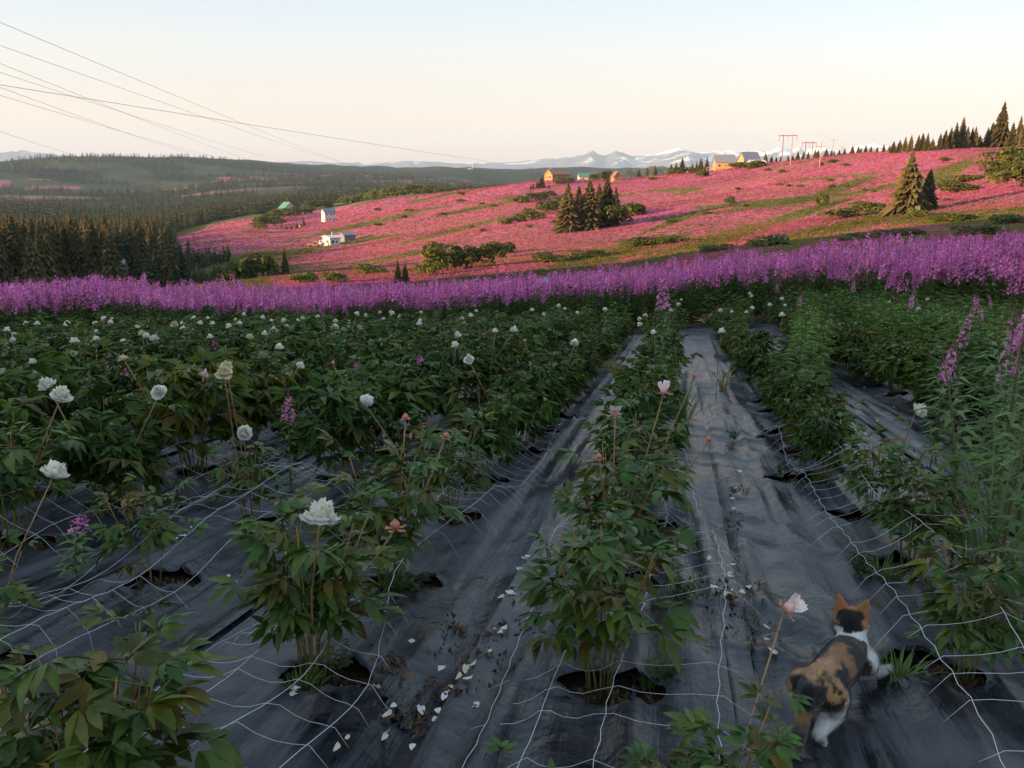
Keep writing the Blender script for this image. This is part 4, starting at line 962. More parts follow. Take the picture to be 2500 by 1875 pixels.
# ------------------------------------------------------------------ peonies
m_pleaf, nt, b = material('peony_leaf', 0.42, 0.24)
f = n_noise(nt, 14, 3, 0.6, n_coord(nt)); cc = n_ramp(nt, f, [(0.3, (0.028, 0.064, 0.010)), (0.7, (0.066, 0.116, 0.019))])
ob = n_ramp(nt, n_rand(nt), [(0.0, (0.75, 0.85, 0.75)), (0.55, (1.1, 1.1, 1.0)), (0.8, (1.5, 1.2, 0.9)), (1.0, (1.75, 1.0, 0.95))])
cc = n_mix(nt, 1.0, n_mix(nt, 1.0, cc, ob, 'MULTIPLY'), n_attr(nt), 'MULTIPLY'); nt.links.new(cc, b.inputs['Base Color'])
tr = nt.nodes.new('ShaderNodeBsdfTranslucent'); mx = nt.nodes.new('ShaderNodeMixShader'); mx.inputs[0].default_value = 0.18
nt.links.new(cc, tr.inputs[0]); nt.links.new(b.outputs[0], mx.inputs[1]); nt.links.new(tr.outputs[0], mx.inputs[2]); nt.links.new(mx.outputs[0], nt.nodes['Material Output'].inputs[0])
m_pstem = leafy('peony_stem', (0.17, 0.17, 0.045), 0.5, 0.0, 0.3, 0.4, True, 0.2, 10)
m_petal = leafy('white_petal', (0.92, 0.91, 0.87), 0.6, 0.35, 0.06, 0.2, True, 0.05, 25)
m_cream = leafy('cream_petal', (0.82, 0.73, 0.54), 0.6, 0.3, 0.15, 0.2, True, 0.05, 25)
m_bud = leafy('pink_bud', (0.62, 0.30, 0.26), 0.5, 0.15, 0.25, 0.3, True, 0.1, 40)

def leaflet(mb, base, d, n, L, W, curl, fold, c, lod=0):
    """one leaflet from base along d; n is the leaf's upper normal"""
    d = d.normalized(); s = d.cross(n).normalized(); n = s.cross(d).normalized()
    if lod:
        m_ = base + d * L * 0.45 - n * curl * L * 0.15; e = base + d * L - n * curl * L * 0.9
        mb.add([base, m_ + s * W + n * fold * W, e, m_ - s * W + n * fold * W], T=[(0, 2, 1), (0, 3, 2)], c=c); return
    prof = [(0.0, 0.0), (0.22, 0.72), (0.48, 1.0), (0.76, 0.66), (1.0, 0.0)]; mid = []; lft = []; rgt = []
    for t, w in prof:
        p = base + d * (L * (t - 0.10 * curl * t * t)) - n * (curl * L * 0.75 * t * t); mid.append(p)
        if 0 < t < 1: lft.append(p + s * W * w + n * fold * W * w); rgt.append(p - s * W * w + n * fold * W * w)
    V = mid + lft + rgt; hi = tuple(x * 1.12 for x in c); col = [hi] * 5 + [c] * 6
    mb.add(V, T=[(0, 1, 5), (0, 8, 1), (3, 4, 7), (3, 10, 4)], Q=[(1, 2, 6, 5), (2, 3, 7, 6), (8, 9, 2, 1), (9, 10, 3, 2)], c=col)

def leaf_arr(seed, lod=0, size=1.0, mb=None, M=None):
    """compound peony leaf: petiole along +X, upper side +Z"""
    g = np.random.default_rng(seed); mb = mb or MB(); tmp = MB()
    P = 0.10 * size * g.uniform(0.7, 1.3); drop = g.uniform(0.1, 0.5)
    tip = Vector((P, 0, P * 0.2)); bz = g.uniform()
    if not lod: tmp.tube([(0, 0, 0), tip], [0.003 * size, 0.002 * size], 3, c=(1.6, 1.5, 1.0), cap=False)
    for (a, off) in ((0, 0.035), (0.85, 0.02), (-0.85, 0.02)):
        b0 = tip + Vector((math.cos(a), math.sin(a), 0)) * off * size
        for (a2, sc) in ((0, 1.0), (0.62, 0.82), (-0.62, 0.82)):
            if a != 0 and a2 * a < 0 and g.uniform() < 0.45: continue
            aa = a + a2 + g.uniform(-0.15, 0.15); L = 0.106 * size * sc * g.uniform(0.8, 1.25); W = L * g.uniform(0.145, 0.195)
            d = Vector((math.cos(aa), math.sin(aa), g.uniform(-0.25, 0.25) - drop * 0.5)); n = Vector((g.uniform(-0.25, 0.25), g.uniform(-0.25, 0.25), 1))
            k = g.uniform(0.7, 1.3); kc = (k, k, k) if bz < 0.72 else ((k * 1.45, k * 1.15, k * 0.85) if bz < 0.9 else (k * 1.5, k * 0.8, k * 0.8)); leaflet(tmp, b0, d, n, L, W * (1.25 if lod else 1), g.uniform(0.15, 0.75), g.uniform(0.1, 0.5), kc, lod)
    if M is None: mb.add(tmp.v, tmp.t, tmp.q, tmp.c)
    else: mb.add([M @ Vector(v) for v in tmp.v], tmp.t, tmp.q, tmp.c)
    return mb
LEAVES = [leaf_arr(900 + k).mesh('leaf', m_pleaf, True, True) for k in range(10)]

def stem_plan(seed, nst=None, hmin=0.42, hmax=0.74, spread=1.0):
    """stems and where their leaves sit: list of (points, [(matrix, size)])"""
    g = np.random.default_rng(seed); out = []
    nst = nst or int(g.integers(9, 14))
    for s in range(nst):
        a = 6.283 * s / nst + g.uniform(-0.5, 0.5); rr = g.uniform(0.01, 0.075); lean = g.uniform(0.08, 0.52) * spread; H = g.uniform(hmin, hmax)
        d = Vector((math.cos(a), math.sin(a), 0)); p0 = d * rr
        pts = [p0 + d * (lean * H * (t ** 1.5)) * 0.8 + Vector((0, 0, H * t * (1 - 0.10 * lean * t))) for t in (0, 0.25, 0.5, 0.75, 1.0)]
        lv = []
        nl = int(g.integers(5, 8))
        for k in range(nl):
            t = 0.47 + 0.53 * k / (nl - 1); i = min(3, int(t * 4)); p = pts[i].lerp(pts[i + 1], t * 4 - i)
            az = a + k * 2.4 + g.uniform(-0.6, 0.6)
            if k >= nl - 2: az = a + g.uniform(-1.3, 1.3) + (0 if k == nl - 1 else 2.2)
            el = g.uniform(-0.05, 0.55) + (0.25 if k == nl - 1 else 0); size = g.uniform(0.85, 1.25) * (1.05 - 0.3 * (k == nl - 1))
            M = Matrix.Translation(p) @ Matrix.Rotation(az, 4, 'Z') @ Matrix.Rotation(-el, 4, 'Y') @ Matrix.Rotation(g.uniform(-0.4, 0.4), 4, 'X') @ Matrix.Scale(size, 4)
            lv.append(M)
        out.append((pts, lv))
    return out
def stem_mesh(pts, r0=0.0045):
    red = (1.5, 0.75, 0.8); return MB().tube(pts, [r0, r0 * 0.9, r0 * 0.8, r0 * 0.7, r0 * 0.5], 5, c=[(1, 1, 1)] * 10 + [(1.1, 1, 1)] * 5 + [red] * 12).mesh('stem', m_pstem, True, True)
PLANS = [stem_plan(950 + k, None, 0.46, 0.82, 0.8) for k in range(6)]
STEMS = [[stem_mesh(p) for p, _ in pl] for pl in PLANS]
# joined versions for plants whose single leaves cannot be picked apart
FOL = []; FOLW = []
for k in range(12):
    wide = k >= 6
    pl = stem_plan(980 + k, 13 if wide else 12, 0.40, 0.78, 1.15 if wide else 0.72); fo = MB(); ss = MB(); q = 0
    for pts, lv in pl:
        ss.tube(pts, [0.005, 0.005, 0.004, 0.003, 0.002], 3, cap=False)
        for M in lv: leaf_arr(3000 + 97 * k + q, 1, 1.2 if wide else 1.02, fo, M); q += 1
    (FOLW if wide else FOL).append((fo.mesh('foliage', m_pleaf, False, True), ss.mesh('stems', m_pstem, False, True), fo.arrays()))

# ---- blooms
def petal(mb, base, out, up, L, W, cup, ruffle, g, c):
    out = out.normalized(); side = up.cross(out).normalized(); V = []
    for i, t in enumerate((0, 0.4, 0.75, 1.0)):
        w = W * (0.25, 0.85, 1.0, 0.7)[i]; p = base + out * (L * math.sin(t * 1.2) * (1 - cup * 0.35)) + up * (L * cup * (t ** 1.6))
        for s in (-1, 0, 1): V.append(p + side * w * s + up * (abs(s) * W * 0.25) + up * g.uniform(-1, 1) * ruffle * L * t + out * g.uniform(-1, 1) * ruffle * L * 0.5 * t)
    mb.add(V, Q=[(r_ * 3 + k, r_ * 3 + k + 1, r_ * 3 + k + 4, r_ * 3 + k + 3) for r_ in range(3) for k in range(2)], c=c)
def bloom_mesh(seed, mat, full=1.0, flat=0.0, wilt=0.0):
    g = np.random.default_rng(seed); mb = MB(); up = Vector((0, 0, 1))
    rings = [(9, 0.060, 0.030, 0.45 - flat, 0.06), (9, 0.054, 0.026, 0.75 - flat, 0.10), (10, 0.044, 0.020, 1.1, 0.16), (12, 0.034, 0.014, 1.4, 0.22), (10, 0.022, 0.010, 1.7, 0.25)]
    for ri, (n, L, W, cup, ruf) in enumerate(rings):
        for k in range(int(n * (full if ri > 1 else 1))):
            a = 6.283 * (k + g.uniform(-0.3, 0.3)) / n + ri * 0.4; o = Vector((math.cos(a), math.sin(a), 0)); kk = g.uniform(0.86, 1.05)
            c = (kk, kk * 0.99, kk * (0.96 - 0.05 * ri)); cu = cup * g.uniform(0.8, 1.2) - (wilt * g.uniform(0, 1.6))
            petal(mb, Vector((0, 0, 0.004 * ri)) + o * 0.005, o, up, L * g.uniform(0.85, 1.15), W, cu, ruf + wilt * 0.12, g, c)
    return mb.mesh('bloom', mat, False, True)
BLOOM = {'white': [bloom_mesh(60 + k, m_petal, 1.0, 0.1 * k) for k in range(4)], 'cream': [bloom_mesh(70 + k, m_cream, 1.2, 0.0, 0.35) for k in range(3)], 'wilt': [bloom_mesh(75 + k, m_cream, 0.3, 0.3, 0.6) for k in range(2)]}
def bud_mesh(seed, opened):
    g = np.random.default_rng(seed); mb = MB(); n = 7; V = []
    for i in range(5):
        t = i / 4; rr = 0.017 * math.sin(0.35 + t * 2.6); z = 0.034 * t
        for k in range(n): a = 6.283 * k / n; V.append((rr * math.cos(a) * g.uniform(0.9, 1.1), rr * math.sin(a) * g.uniform(0.9, 1.1), z))
    c = (1.25, 1.5, 1.5) if opened else (1, 0.8, 0.6)
    mb.add(V + [(0, 0, 0.038)], T=[(4*n + k, 4*n + (k + 1) % n, 5*n) for k in range(n)], Q=[(i*n + k, i*n + (k+1) % n, (i+1)*n + (k+1) % n, (i+1)*n + k) for i in range(4) for k in range(n)], c=c)
    for k in range(5):
        a = 6.283 * k / 5 + 0.3; o = Vector((math.cos(a), math.sin(a), 0)); petal(mb, Vector((0, 0, 0)) + o * 0.006, o, Vector((0, 0, 1)), 0.03 * g.uniform(0.8, 1.4), 0.009, 0.1, 0.12, g, (0.75, 0.7, 0.45))
    if opened:
        for k in range(4):
            a = g.uniform(0, 6.28); o = Vector((math.cos(a), math.sin(a), 0)); petal(mb, Vector((0, 0, 0.008)), o, Vector((0, 0, 1)), 0.042, 0.018, 1.1, 0.1, g, (1.35, 2.2, 2.4))
    return mb.mesh('bud', m_bud, True, True)
BUD = {'bud': [bud_mesh(1, False), bud_mesh(2, False)], 'opening': [bud_mesh(3, True), bud_mesh(4, True)]}

ROWNAME = {-0.20: 'middle row', -1.27: 'row left of the middle path', -2.42: 'second row left of the path', 1.05: 'row right of the middle path', 2.75: 'second row right of the path'}
PEO = []     # built plants: (u, v, empty, near)
plant_list = []
for (u, v, row) in PLANTS:
    x, y = uv2xy(u, v); d = math.hypot(x, y); plant_list.append((d, u, v, row, x, y))
plant_list.sort()
rank = {}
n_ind = 0; stuff_plants = []
BIG = {(0.24, 0): 'with one pink-white opening bud left of the cat', (-1.27, 1): 'with one large white bloom at left of the path', (-0.20, 1): 'bushy, caught in white netting in the foreground', (-0.20, 0): 'at the bottom edge before the netting', (-1.27, 0): 'large-leaved, at the bottom left corner', (-1.27, 2): 'with a spent red bud, behind the white bloom', (-2.42, 1): 'sparse, at the lower left edge', (-2.42, 2): 'sparse with bare stems over a torn hole', (1.05, 0): 'beside the cat, under crossing strings', (1.05, 1): 'just right of the cat by a grassy hole'}
for (d, u, v, row, x, y) in plant_list:
    k = rank.get(row, 0); rank[row] = k + 1
    z = fab_z(u, v) - 0.03 if u < 11 else gz(x, y) - 0.02
    if n_ind >= 300: stuff_plants.append((x, y, z)); continue
    n_ind += 1; near = d < 5.6
    left = sorted([q for q in ROWS if q < -0.5], reverse=True); right = sorted([q for q in ROWS if q > 0.5])
    rn = 'middle row' if -0.5 < row < 0.1 else (f'{ORD[left.index(row)]} row left of it' if row in left else (f'{ORD[right.index(row)]} row right of it' if row in right else ''))
    if near and (row, k) in BIG: lab = f'peony plant {BIG[(row, k)]}'
    elif rn == 'middle row': lab = f'leafy peony plant, {ORD[k]} from the camera in the middle row'
    else: lab = f'peony plant, {ORD[k]} from the camera in the {rn.replace("of it", "of the middle row")}'
    o = empty('peony_plant', (x, y, z), random.uniform(0, 6.28), lab, 'peony', 'peony plants in the rows')
    s = random.uniform(0.86, 1.06) * (0.92 if d > 15 else 1.0)
    if row == 1.05 and k < 4: s *= 0.8
    if row == -0.20 and k == 0: s *= 0.55
    if row == 0.24: s *= 0.66
    if row == -1.27 and k == 0: s *= 0.88
    if row in (-1.27, -0.20) and k == 1: s *= 0.88
    if row == -2.42 and k < 3: s *= 0.82
    elif row < -2: s *= 1.14
    o.scale = (s, s, s * random.uniform(0.93, 1.05))
    if near: o.scale = tuple(c * 0.93 for c in o.scale)
    if near:
        q = random.randrange(6)
        sparse = 0.5 if (row == -2.42 and k < 3) or row == 0.24 or (row == -0.20 and k == 0) else (0.8 if row == 1.05 else 1.0)
        for (pts, lv), sm in zip(PLANS[q], STEMS[q]):
            if random.random() > sparse: continue
            so = link('stem', sm, o)
            for M in lv:
                lf = link('leaf', random.choice(LEAVES), so); lf.matrix_local = M
    else:
        fo, ss, _ = random.choice(FOLW if (row < -2 or row > 2) else FOL); link('foliage', fo, o)['kind'] = 'stuff'; link('stems', ss, o)['kind'] = 'stuff'
        o['near'] = 0
    PEO.append((u, v, x, y, z, o))
if stuff_plants:
    P = np.array(stuff_plants); L = []
    for k in range(4):
        s = P[k::4]; V, T, C = FOL[k][2]
        if len(s): L.append(scatter(V, T, C, s, rng.uniform(0, 6.28, len(s)), rng.uniform(0.9, 1.1, len(s))))
    V, F, C = join_arrays(L); print('stuff peonies', len(P), len(F)); me = mesh_np('peony_mass', V, [F], m_pleaf); col_attr(me, C)
    tag(link('peony_mass', me), 'farthest peony plants merging into one leafy mass', 'peonies', kind='stuff')

m_fst = leafy('flower_stalk', (0.30, 0.17, 0.075), 0.5, 0.0, 0.2, 0.35, False, 0.15)
def add_bloom(px, py, kind, h=0.82, size=1.0, tilt=None, leafy_stalk=False, dist=None):
    """a flower at a picture point, h metres above the ground, as part of the nearest plant"""
    if dist is None: x, y, z = hit(px, py, h)
    else: p = at_range(px, py, dist); x, y = p.x, p.y; z = gz(x, y); h = p.z - z
    best = min(PEO, key=lambda q: (q[2] - x) ** 2 + (q[3] - y) ** 2); o = best[5]
    top = Vector((x, y, z + h)); bx, by, bz = best[2], best[3], best[4]
    base = Vector((bx + random.uniform(-0.03, 0.03), by + random.uniform(-0.03, 0.03), bz))
    if (Vector((x, y, 0)) - Vector((bx, by, 0))).length > 0.6: base = Vector((x + random.uniform(-0.08, 0.08), y + random.uniform(-0.08, 0.08), gz(x, y)))
    Minv = Matrix.LocRotScale(o.location, o.rotation_euler, o.scale).inverted()
    m1 = base.lerp(top, 0.55) + Vector((random.uniform(-0.02, 0.02), random.uniform(-0.02, 0.02), 0.04))
    pts = [Minv @ base, Minv @ base.lerp(m1, 0.5), Minv @ m1, Minv @ m1.lerp(top, 0.5), Minv @ top]
    stalk = link('flower_stalk', MB().tube(pts, [0.0045, 0.0045, 0.004, 0.004, 0.0035], 5).mesh('flower_stalk', m_fst, True), o)
    if kind in BLOOM: me = random.choice(BLOOM[kind]); nm = 'bloom'
    else: me = random.choice(BUD[kind]); nm = 'bud'
    f = link(nm, me, stalk)
    tl = tilt if tilt is not None else (random.uniform(-0.5, 0.5), random.uniform(-0.5, 0.5))
    W = Matrix.Translation(top) @ Matrix.Rotation(tl[0], 4, 'X') @ Matrix.Rotation(tl[1], 4, 'Y') @ Matrix.Rotation(random.uniform(0, 6.28), 4, 'Z') @ Matrix.Scale(size, 4)
    f.matrix_local = Minv @ W
    return o
near_blooms = [(780, 1278, 'white', 0.76, 0.98, (-0.1, 0.15)), (128, 1168, 'white', 0.7, 1.15, (-0.3, 0.3)), (595, 1062, 'white', 0.62, 1.0, (0.7, 0.5)), (390, 960, 'white', 0.8, 1.0, (0.9, 0)), (548, 915, 'cream', 0.98, 0.95, (0.4, 0)), (552, 896, 'cream', 1.0, 0.7, (0.2, 0.3)), (890, 985, 'white', 0.75, 1.0, (-1.0, 0.4)), (1145, 880, 'white', 0.85, 0.9, (0.6, 0)), (1403, 840, 'white', 0.82, 0.95, (-0.8, 0.1)),
    (2236, 1006, 'white', 0.72, 1.0, (0.7, 0.7)), (1915, 1490, 'opening', 0.55, 1.0, (0.2, 0.9)), (965, 1292, 'bud', 0.62, 1.1, (0, 0)), (990, 1024, 'bud', 0.8, 0.95, (0, 0)), (1088, 1068, 'bud', 0.72, 0.9, (0.2, 0.2)), (1502, 1016, 'opening', 0.86, 1.0, (0.1, 0)), (1620, 962, 'opening', 0.92, 1.1, (0, 0)), (1695, 922, 'bud', 0.9, 0.9, (0, 0)), (1730, 1078, 'bud', 0.75, 0.8, (0, 0)), (1462, 1120, 'bud', 0.7, 0.8, (0, 0)),
    (1280, 835, 'bud', 0.85, 1.1, None), (812, 890, 'bud', 0.8, 1.0, None), (505, 922, 'opening', 0.8, 1.2, None), (732, 895, 'white', 0.78, 0.75, (0.3, 0.5)), (683, 853, 'white', 0.9, 0.9, (0, 0)), (302, 878, 'cream', 0.95, 0.7, None), (80, 888, 'white', 0.8, 0.8, (0, 0)), (85, 915, 'white', 0.75, 0.6, None)]
for i, (px, py, kind, h, s, tl) in enumerate(near_blooms): add_bloom(px, py, kind, h, s * (0.8 if kind in BLOOM and i > 0 else 0.95), tl)
far_blooms = [(62,795),(93,793),(18,810),(38,820),(30,833),(150,778),(163,778),(167,790),(162,797),(236,788),(254,782),(270,780),(269,790),(235,813),(181,839),(234,832),(303,839),(355,825),(375,831),(349,815),(392,760),(425,794),(443,792),(471,780),(485,793),(508,779),(516,793),(511,826),(573,782),(585,793),(596,770),(627,772),(643,778),(665,786),(671,805),(694,786),(648,818),(612,825),(725,785),(741,778),(773,775),(768,785),(817,798),(820,786),(851,790),(870,770),(893,772),(925,765),(955,762),(935,782),(1025,785),(1027,794),(1030,765),(1040,742),(1095,748),(1137,734),(1140,750),(1165,762),(1129,779),(1150,772),(1120,822),(1110,848),(1252,810),(1208,812),(1408,766),(1365,749),(1380,756),(1478,759),(1577,772),(1563,795),(1598,815),(1640,760),(1658,745),(1665,734),(1645,722),(1543,715),(1550,727),(1586,723),(1762,813),(1762,760),(1787,763),(1825,765),(1832,755),(1846,702),(1828,719),(1835,725),(1907,731),(1913,748),(1910,773),(1877,747),(2036,703),(2122,722),(2173,741),(2237,718),(2262,733),(2240,757),(2368,671),(2345,707),(1560,780),(115,945),(145,975),(60,790),(335,802),(445,805),(560,800),(700,800),(880,800),(980,775),(1300,760),(1330,770)]
for i, (px, py) in enumerate(far_blooms):
    k = random.random(); add_bloom(px + random.uniform(-3, 3), py, 'white' if k < 0.86 else ('cream' if k < 0.96 else 'wilt'), random.uniform(0.78, 0.92), random.uniform(0.65, 1.0))
# ------------------------------------------------------------------ netting, drip lines, weeds, litter
m_net = simple('white_net_cord', (0.62, 0.63, 0.65), 0.5, 0.08, 20, 0.4)
m_drip = simple('blue_black_drip_tape', (0.03, 0.06, 0.11), 0.4, 0.3, 10, 0.5)
def net(v0, u0, u1, H0, half, n_long, seed, label):
    g = np.random.default_rng(seed); x, y = uv2xy(u0, v0); o = empty('support_net', (x, y, gz(x, y)), 0, label, 'netting', 'plant support nets over the rows')
    org = Vector(o.location); offs = np.linspace(-half, half, n_long)
    def pos(u, off):
        ou = vnoise(np.array([u * 0.9 + seed]), np.array([off * 2.0]), seed)[0] - 0.5; oh = vnoise(np.array([u * 1.3]), np.array([off * 3 + seed]), seed + 3)[0] - 0.5
        ripple = math.sin(u * 37 + off * 9) * 0.005
        vv = v0 + off * (1 + 0.5 * ou) + ou * 0.2 + ripple; h = 0.8 * H0 * (1.0 - 0.35 * (abs(off) / (half + 1e-6)) ** 2) + oh * 0.22 + ripple
        px_, py_ = uv2xy(u, vv); return Vector((px_, py_, gz(px_, py_) + max(0.03, h)))
    us = np.arange(u0, u1, 0.085)
    for off in offs:
        link('long_cord', MB().tube([pos(u, off) - org for u in us], 0.0011, 4).mesh('long_cord', m_net, True), o)
    for u in np.arange(u0 + 0.05, u1, 0.17):
        u = u + g.uniform(-0.03, 0.03)
        if g.uniform() < 0.12: continue
        du = g.uniform(-0.09, 0.09); pts = []
        e0, e1 = half + g.uniform(0.03, 0.14), half + g.uniform(0.03, 0.14)
        for t in np.linspace(-e0, e1, 17):
            p = pos(u + du * t, float(t)); k = abs(((t + half) / (2 * half) * (n_long - 1)) % 1 - 0.5); p.z -= 0.0 if abs(t) > half else (0.25 - k * k) * 0.16
            if abs(t) > half: p.z -= (abs(t) - half) * 0.6 + 0.0
            p.z = max(p.z, gz(p.x, p.y) + 0.025); pts.append(p - org)
        link('cross_cord', MB().tube(pts, 0.0009, 3).mesh('cross_cord', m_net, True), o)
    return o
net(-0.20, 1.05, 6.2, 0.30, 0.33, 4, 5, 'white cord net stretched over the middle row')
net(-1.27, 1.15, 7.2, 0.34, 0.30, 4, 11, 'white cord net over the row left of the path')
net(-2.35, 1.3, 7.0, 0.33, 0.32, 4, 17, 'white cord net over the second row on the left')
net(-3.55, 2.2, 8.0, 0.33, 0.30, 3, 23, 'white cord net over the third row on the left')
net(1.22, 1.55, 8.0, 0.40, 0.36, 4, 29, 'white cord net slung over the row behind the cat')
net(2.75, 3.0, 9.0, 0.36, 0.34, 3, 31, 'white cord net over the second row on the right')
for v0, lab in ((-0.08, 'middle row'), (-1.3, 'row left of the path'), (-2.55, 'second row on the left'), (0.98, 'row right of the path')):
    pts = []
    for u in np.arange(1.0, 11, 0.25):
        x, y = uv2xy(u, v0); pts.append((x, y, gz(x, y) - 0.012))
    tag(link('drip_line', MB().tube(pts, 0.008, 6).mesh('drip_line', m_drip, True)), f'blue-black drip tape showing in the holes of the {lab}', 'drip line', 'drip lines under the fabric')

# soil crumbs and dry litter
def litter():
    m_lit = leafy('litter', (1, 1, 1), 0.9, 0.0, 0.0, 0.1, True, 0.0); L = []
    V, T, C = shard_clump(3, 0.02, 0.012, 0.016, 5)
    P = []; K = []
    for (hu, hv, ru, rv) in HOLES:
        if hu > 8: continue
        for k in range(90):
            a = rng.uniform(0, 6.28); q = math.sqrt(rng.uniform(0, 0.9)); x, y = uv2xy(hu + ru * q * math.cos(a), hv + rv * q * math.sin(a)); P.append((x, y, gz(x, y) - 0.018)); K.append(np.array([0.085, 0.055, 0.032]) * rng.uniform(0.5, 2.2))
    for (px, py, s, n) in [(1150, 1580, 45, 40), (1000, 1760, 30, 40), (960, 1640, 25, 26), (1210, 1600, 50, 30), (1780, 1480, 30, 40), (1790, 1300, 20, 20), (1800, 1220, 16, 16), (1690, 1500, 20, 14), (1450, 1180, 25, 16), (1760, 920, 14, 12), (1120, 1690, 30, 30), (1300, 1500, 40, 16), (1830, 1560, 30, 20)]:
        for k in range(n):
            x, y, z = hit(px + rng.normal() * s, py + rng.normal() * s * 0.9); u, v = xy2uv(x, y); P.append((x, y, fab_z(u, v) + 0.006)); K.append(np.array([0.10, 0.065, 0.035]) * rng.uniform(0.4, 1.8))
    P = np.array(P); out = scatter(V, T, C, P, rng.uniform(0, 6.28, len(P)), rng.uniform(0.5, 1.5, len(P)), None, np.array(K))
    me = mesh_np('dry_litter', out[0], [out[1]], m_lit); col_attr(me, out[2]); tag(link('dry_litter', me), 'brown crumbs of soil and dry plant litter', 'litter', kind='stuff')
litter()
def fallen_petal_mesh(seed, mat):
    g = np.random.default_rng(seed); mb = MB(); petal(mb, Vector((-0.015, 0, 0.004)), Vector((1, 0, 0)), Vector((0, 0, 1)), 0.034, 0.013, g.uniform(-0.1, 0.5), 0.18, g, (1, 1, 1)); return mb.mesh('fallen_petal', mat, True, True)
FP = [fallen_petal_mesh(k, m_petal) for k in range(4)] + [fallen_petal_mesh(k + 9, m_cream) for k in range(4)]
pet = [(1120,1683),(1102,1700),(1135,1672),(1085,1730),(1072,1762),(1060,1785),(1095,1715),(1150,1660),(1140,1690),(1159,1748),(1165,1742),(1198,1613),(1229,1556),(1207,1560),(1222,1566),(1242,1469),(1225,1471),(1250,1466),(1273,1408),(1265,1404),(1286,1379),(1280,1382),(1028,1750),(945,1810),(940,1816),(1008,1849),(851,1829),(823,1862),(923,1718),(1006,1593),(727,1724),(720,1716),(812,1694),(836,1676),(1080,1641),(960,1745),(950,1765),
       (1824,1464),(1857,1464),(1804,1163),(1742,1473),(1777,1473),(1770,1480),(1785,1462),(1779,1421),(1783,1427),(1790,1399),(1729,1399),(1790,1275),(1795,1215),(1798,1235),(1786,1240),(1870,1600),(1880,1635),(1868,1570),(1812,1470),(430,1330),(445,1322),(470,1300),(685,1180),(672,1184),(740,1165),(560,1420),(365,1345),(1370,1042),(1460,1068),(1465,1080),(1445,1066),(1365,1045),(2140,1035),(2180,1010),(2240,955),(2110,950)]
for i, (px, py) in enumerate(pet):
    x, y, z = hit(px, py); u, v = xy2uv(x, y)
    inh = any(math.hypot((u - a) / c, (v - b_) / d) < 1 for a, b_, c, d in HOLES)
    o = link('fallen_petal', FP[random.randrange(4) if (py < 1400 or random.random() < 0.6) else 4 + random.randrange(4)], None, (x, y, (z - 0.012) if inh else fab_z(u, v) + 0.012))
    o.rotation_euler = (random.uniform(-0.3, 0.3), random.uniform(-0.3, 0.3), random.uniform(0, 6.28)); s = random.uniform(0.6, 1.25); o.scale = (s, s, s)
    where = 'fabric left of the netted middle row' if px < 1320 and px > 780 else ('middle path ahead of the cat' if px > 1700 and px < 1900 else ('fabric on the left side' if px <= 780 else 'fabric farther up the field'))
    tag(o, f'fallen pale peony petal lying on the {where}', 'petal', 'fallen petals on the fabric')

m_grass = leafy('grass_blade', (0.125, 0.195, 0.05), 0.5, 0.35, 0.25, 0.3, True, 0.15, 12)
m_straw = leafy('dry_straw', (0.46, 0.30, 0.12), 0.7, 0.2, 0.3, 0.2, True, 0.15, 12)
def grass_mesh(seed, n, h, spread, w=0.005, mat=None, arch=0.5):
    g = np.random.default_rng(seed); mb = MB()
    for k in range(n):
        a = g.uniform(0, 6.28); r0 = g.uniform(0, spread * 0.25); L = h * g.uniform(0.55, 1.1); b_ = g.uniform(0.1, 1.0) * arch; ca, sa = math.cos(a), math.sin(a); c = (g.uniform(0.7, 1.3),) * 3
        V = []
        for i in range(6):
            t = i / 5; rr = r0 + L * b_ * t ** 1.8 * 0.8; zz = L * (t - 0.55 * b_ * t ** 2.6); ww = w * (1 - t ** 2) + 0.0006
            tw = a + 1.57 + t * 0.6; V += [(ca * rr - math.cos(tw) * ww, sa * rr - math.sin(tw) * ww, zz), (ca * rr + math.cos(tw) * ww, sa * rr + math.sin(tw) * ww, zz + ww * 0.3)]
        mb.add(V, Q=[(2 * i, 2 * i + 1, 2 * i + 3, 2 * i + 2) for i in range(5)], c=c)
    return mb.mesh('blades', mat or m_grass, True, True)
GR = [grass_mesh(1, 40, 1.0, 0.22, 0.006, None, 0.85), grass_mesh(2, 60, 0.6, 0.25), grass_mesh(3, 70, 0.16, 0.28, 0.0035, None, 0.8), grass_mesh(4, 60, 0.4, 0.3, 0.005)]
def grass(px, py, k, s, label, h=0.0, group=None, mesh=None, name='grass_clump', cat='grass'):
    x, y, z = hit(px, py, h); o = empty(name, (x, y, z - 0.02), random.uniform(0, 6.28), label, cat, group); o.scale = (s, s, s)
    link('blades', mesh or GR[k], o)['kind'] = 'stuff'; return o
grass(2400, 1480, 0, 1.1, 'tall arching bright green grass at the right edge')
grass(1660, 1075, 0, 0.95, 'tall grass clump rising from the middle row')
grass(1290, 1000, 1, 1.0, 'small green grass clump by the far left path')
for (px, py, k, s, lab) in [(2190, 1665, 2, 1.1, 'short grass in the torn hole by the cat paw'), (2145, 1420, 2, 1.2, 'short grass in the hole above the cat head'), (740, 1690, 2, 0.9, 'short grass at the foot of the white-bloomed peony'), (960, 1440, 2, 0.9, 'short grass in the hole behind the white-bloomed peony'), (2000, 1180, 2, 0.9, 'short grass in the third hole right of the path'), (1940, 1080, 2, 0.9, 'short grass in the far hole right of the path'), (600, 1290, 2, 0.8, 'short grass in a hole of the second left row'), (1640, 1490, 2, 1.1, 'low weeds in the hole right of the middle row'), (1590, 1660, 2, 0.8, 'low weeds at the foot of the netted peony'), (2030, 1300, 2, 0.7, 'sparse dry grass in the second hole right of the path')]:
    grass(px, py, k, s, lab, 0, 'grass in the planting holes')
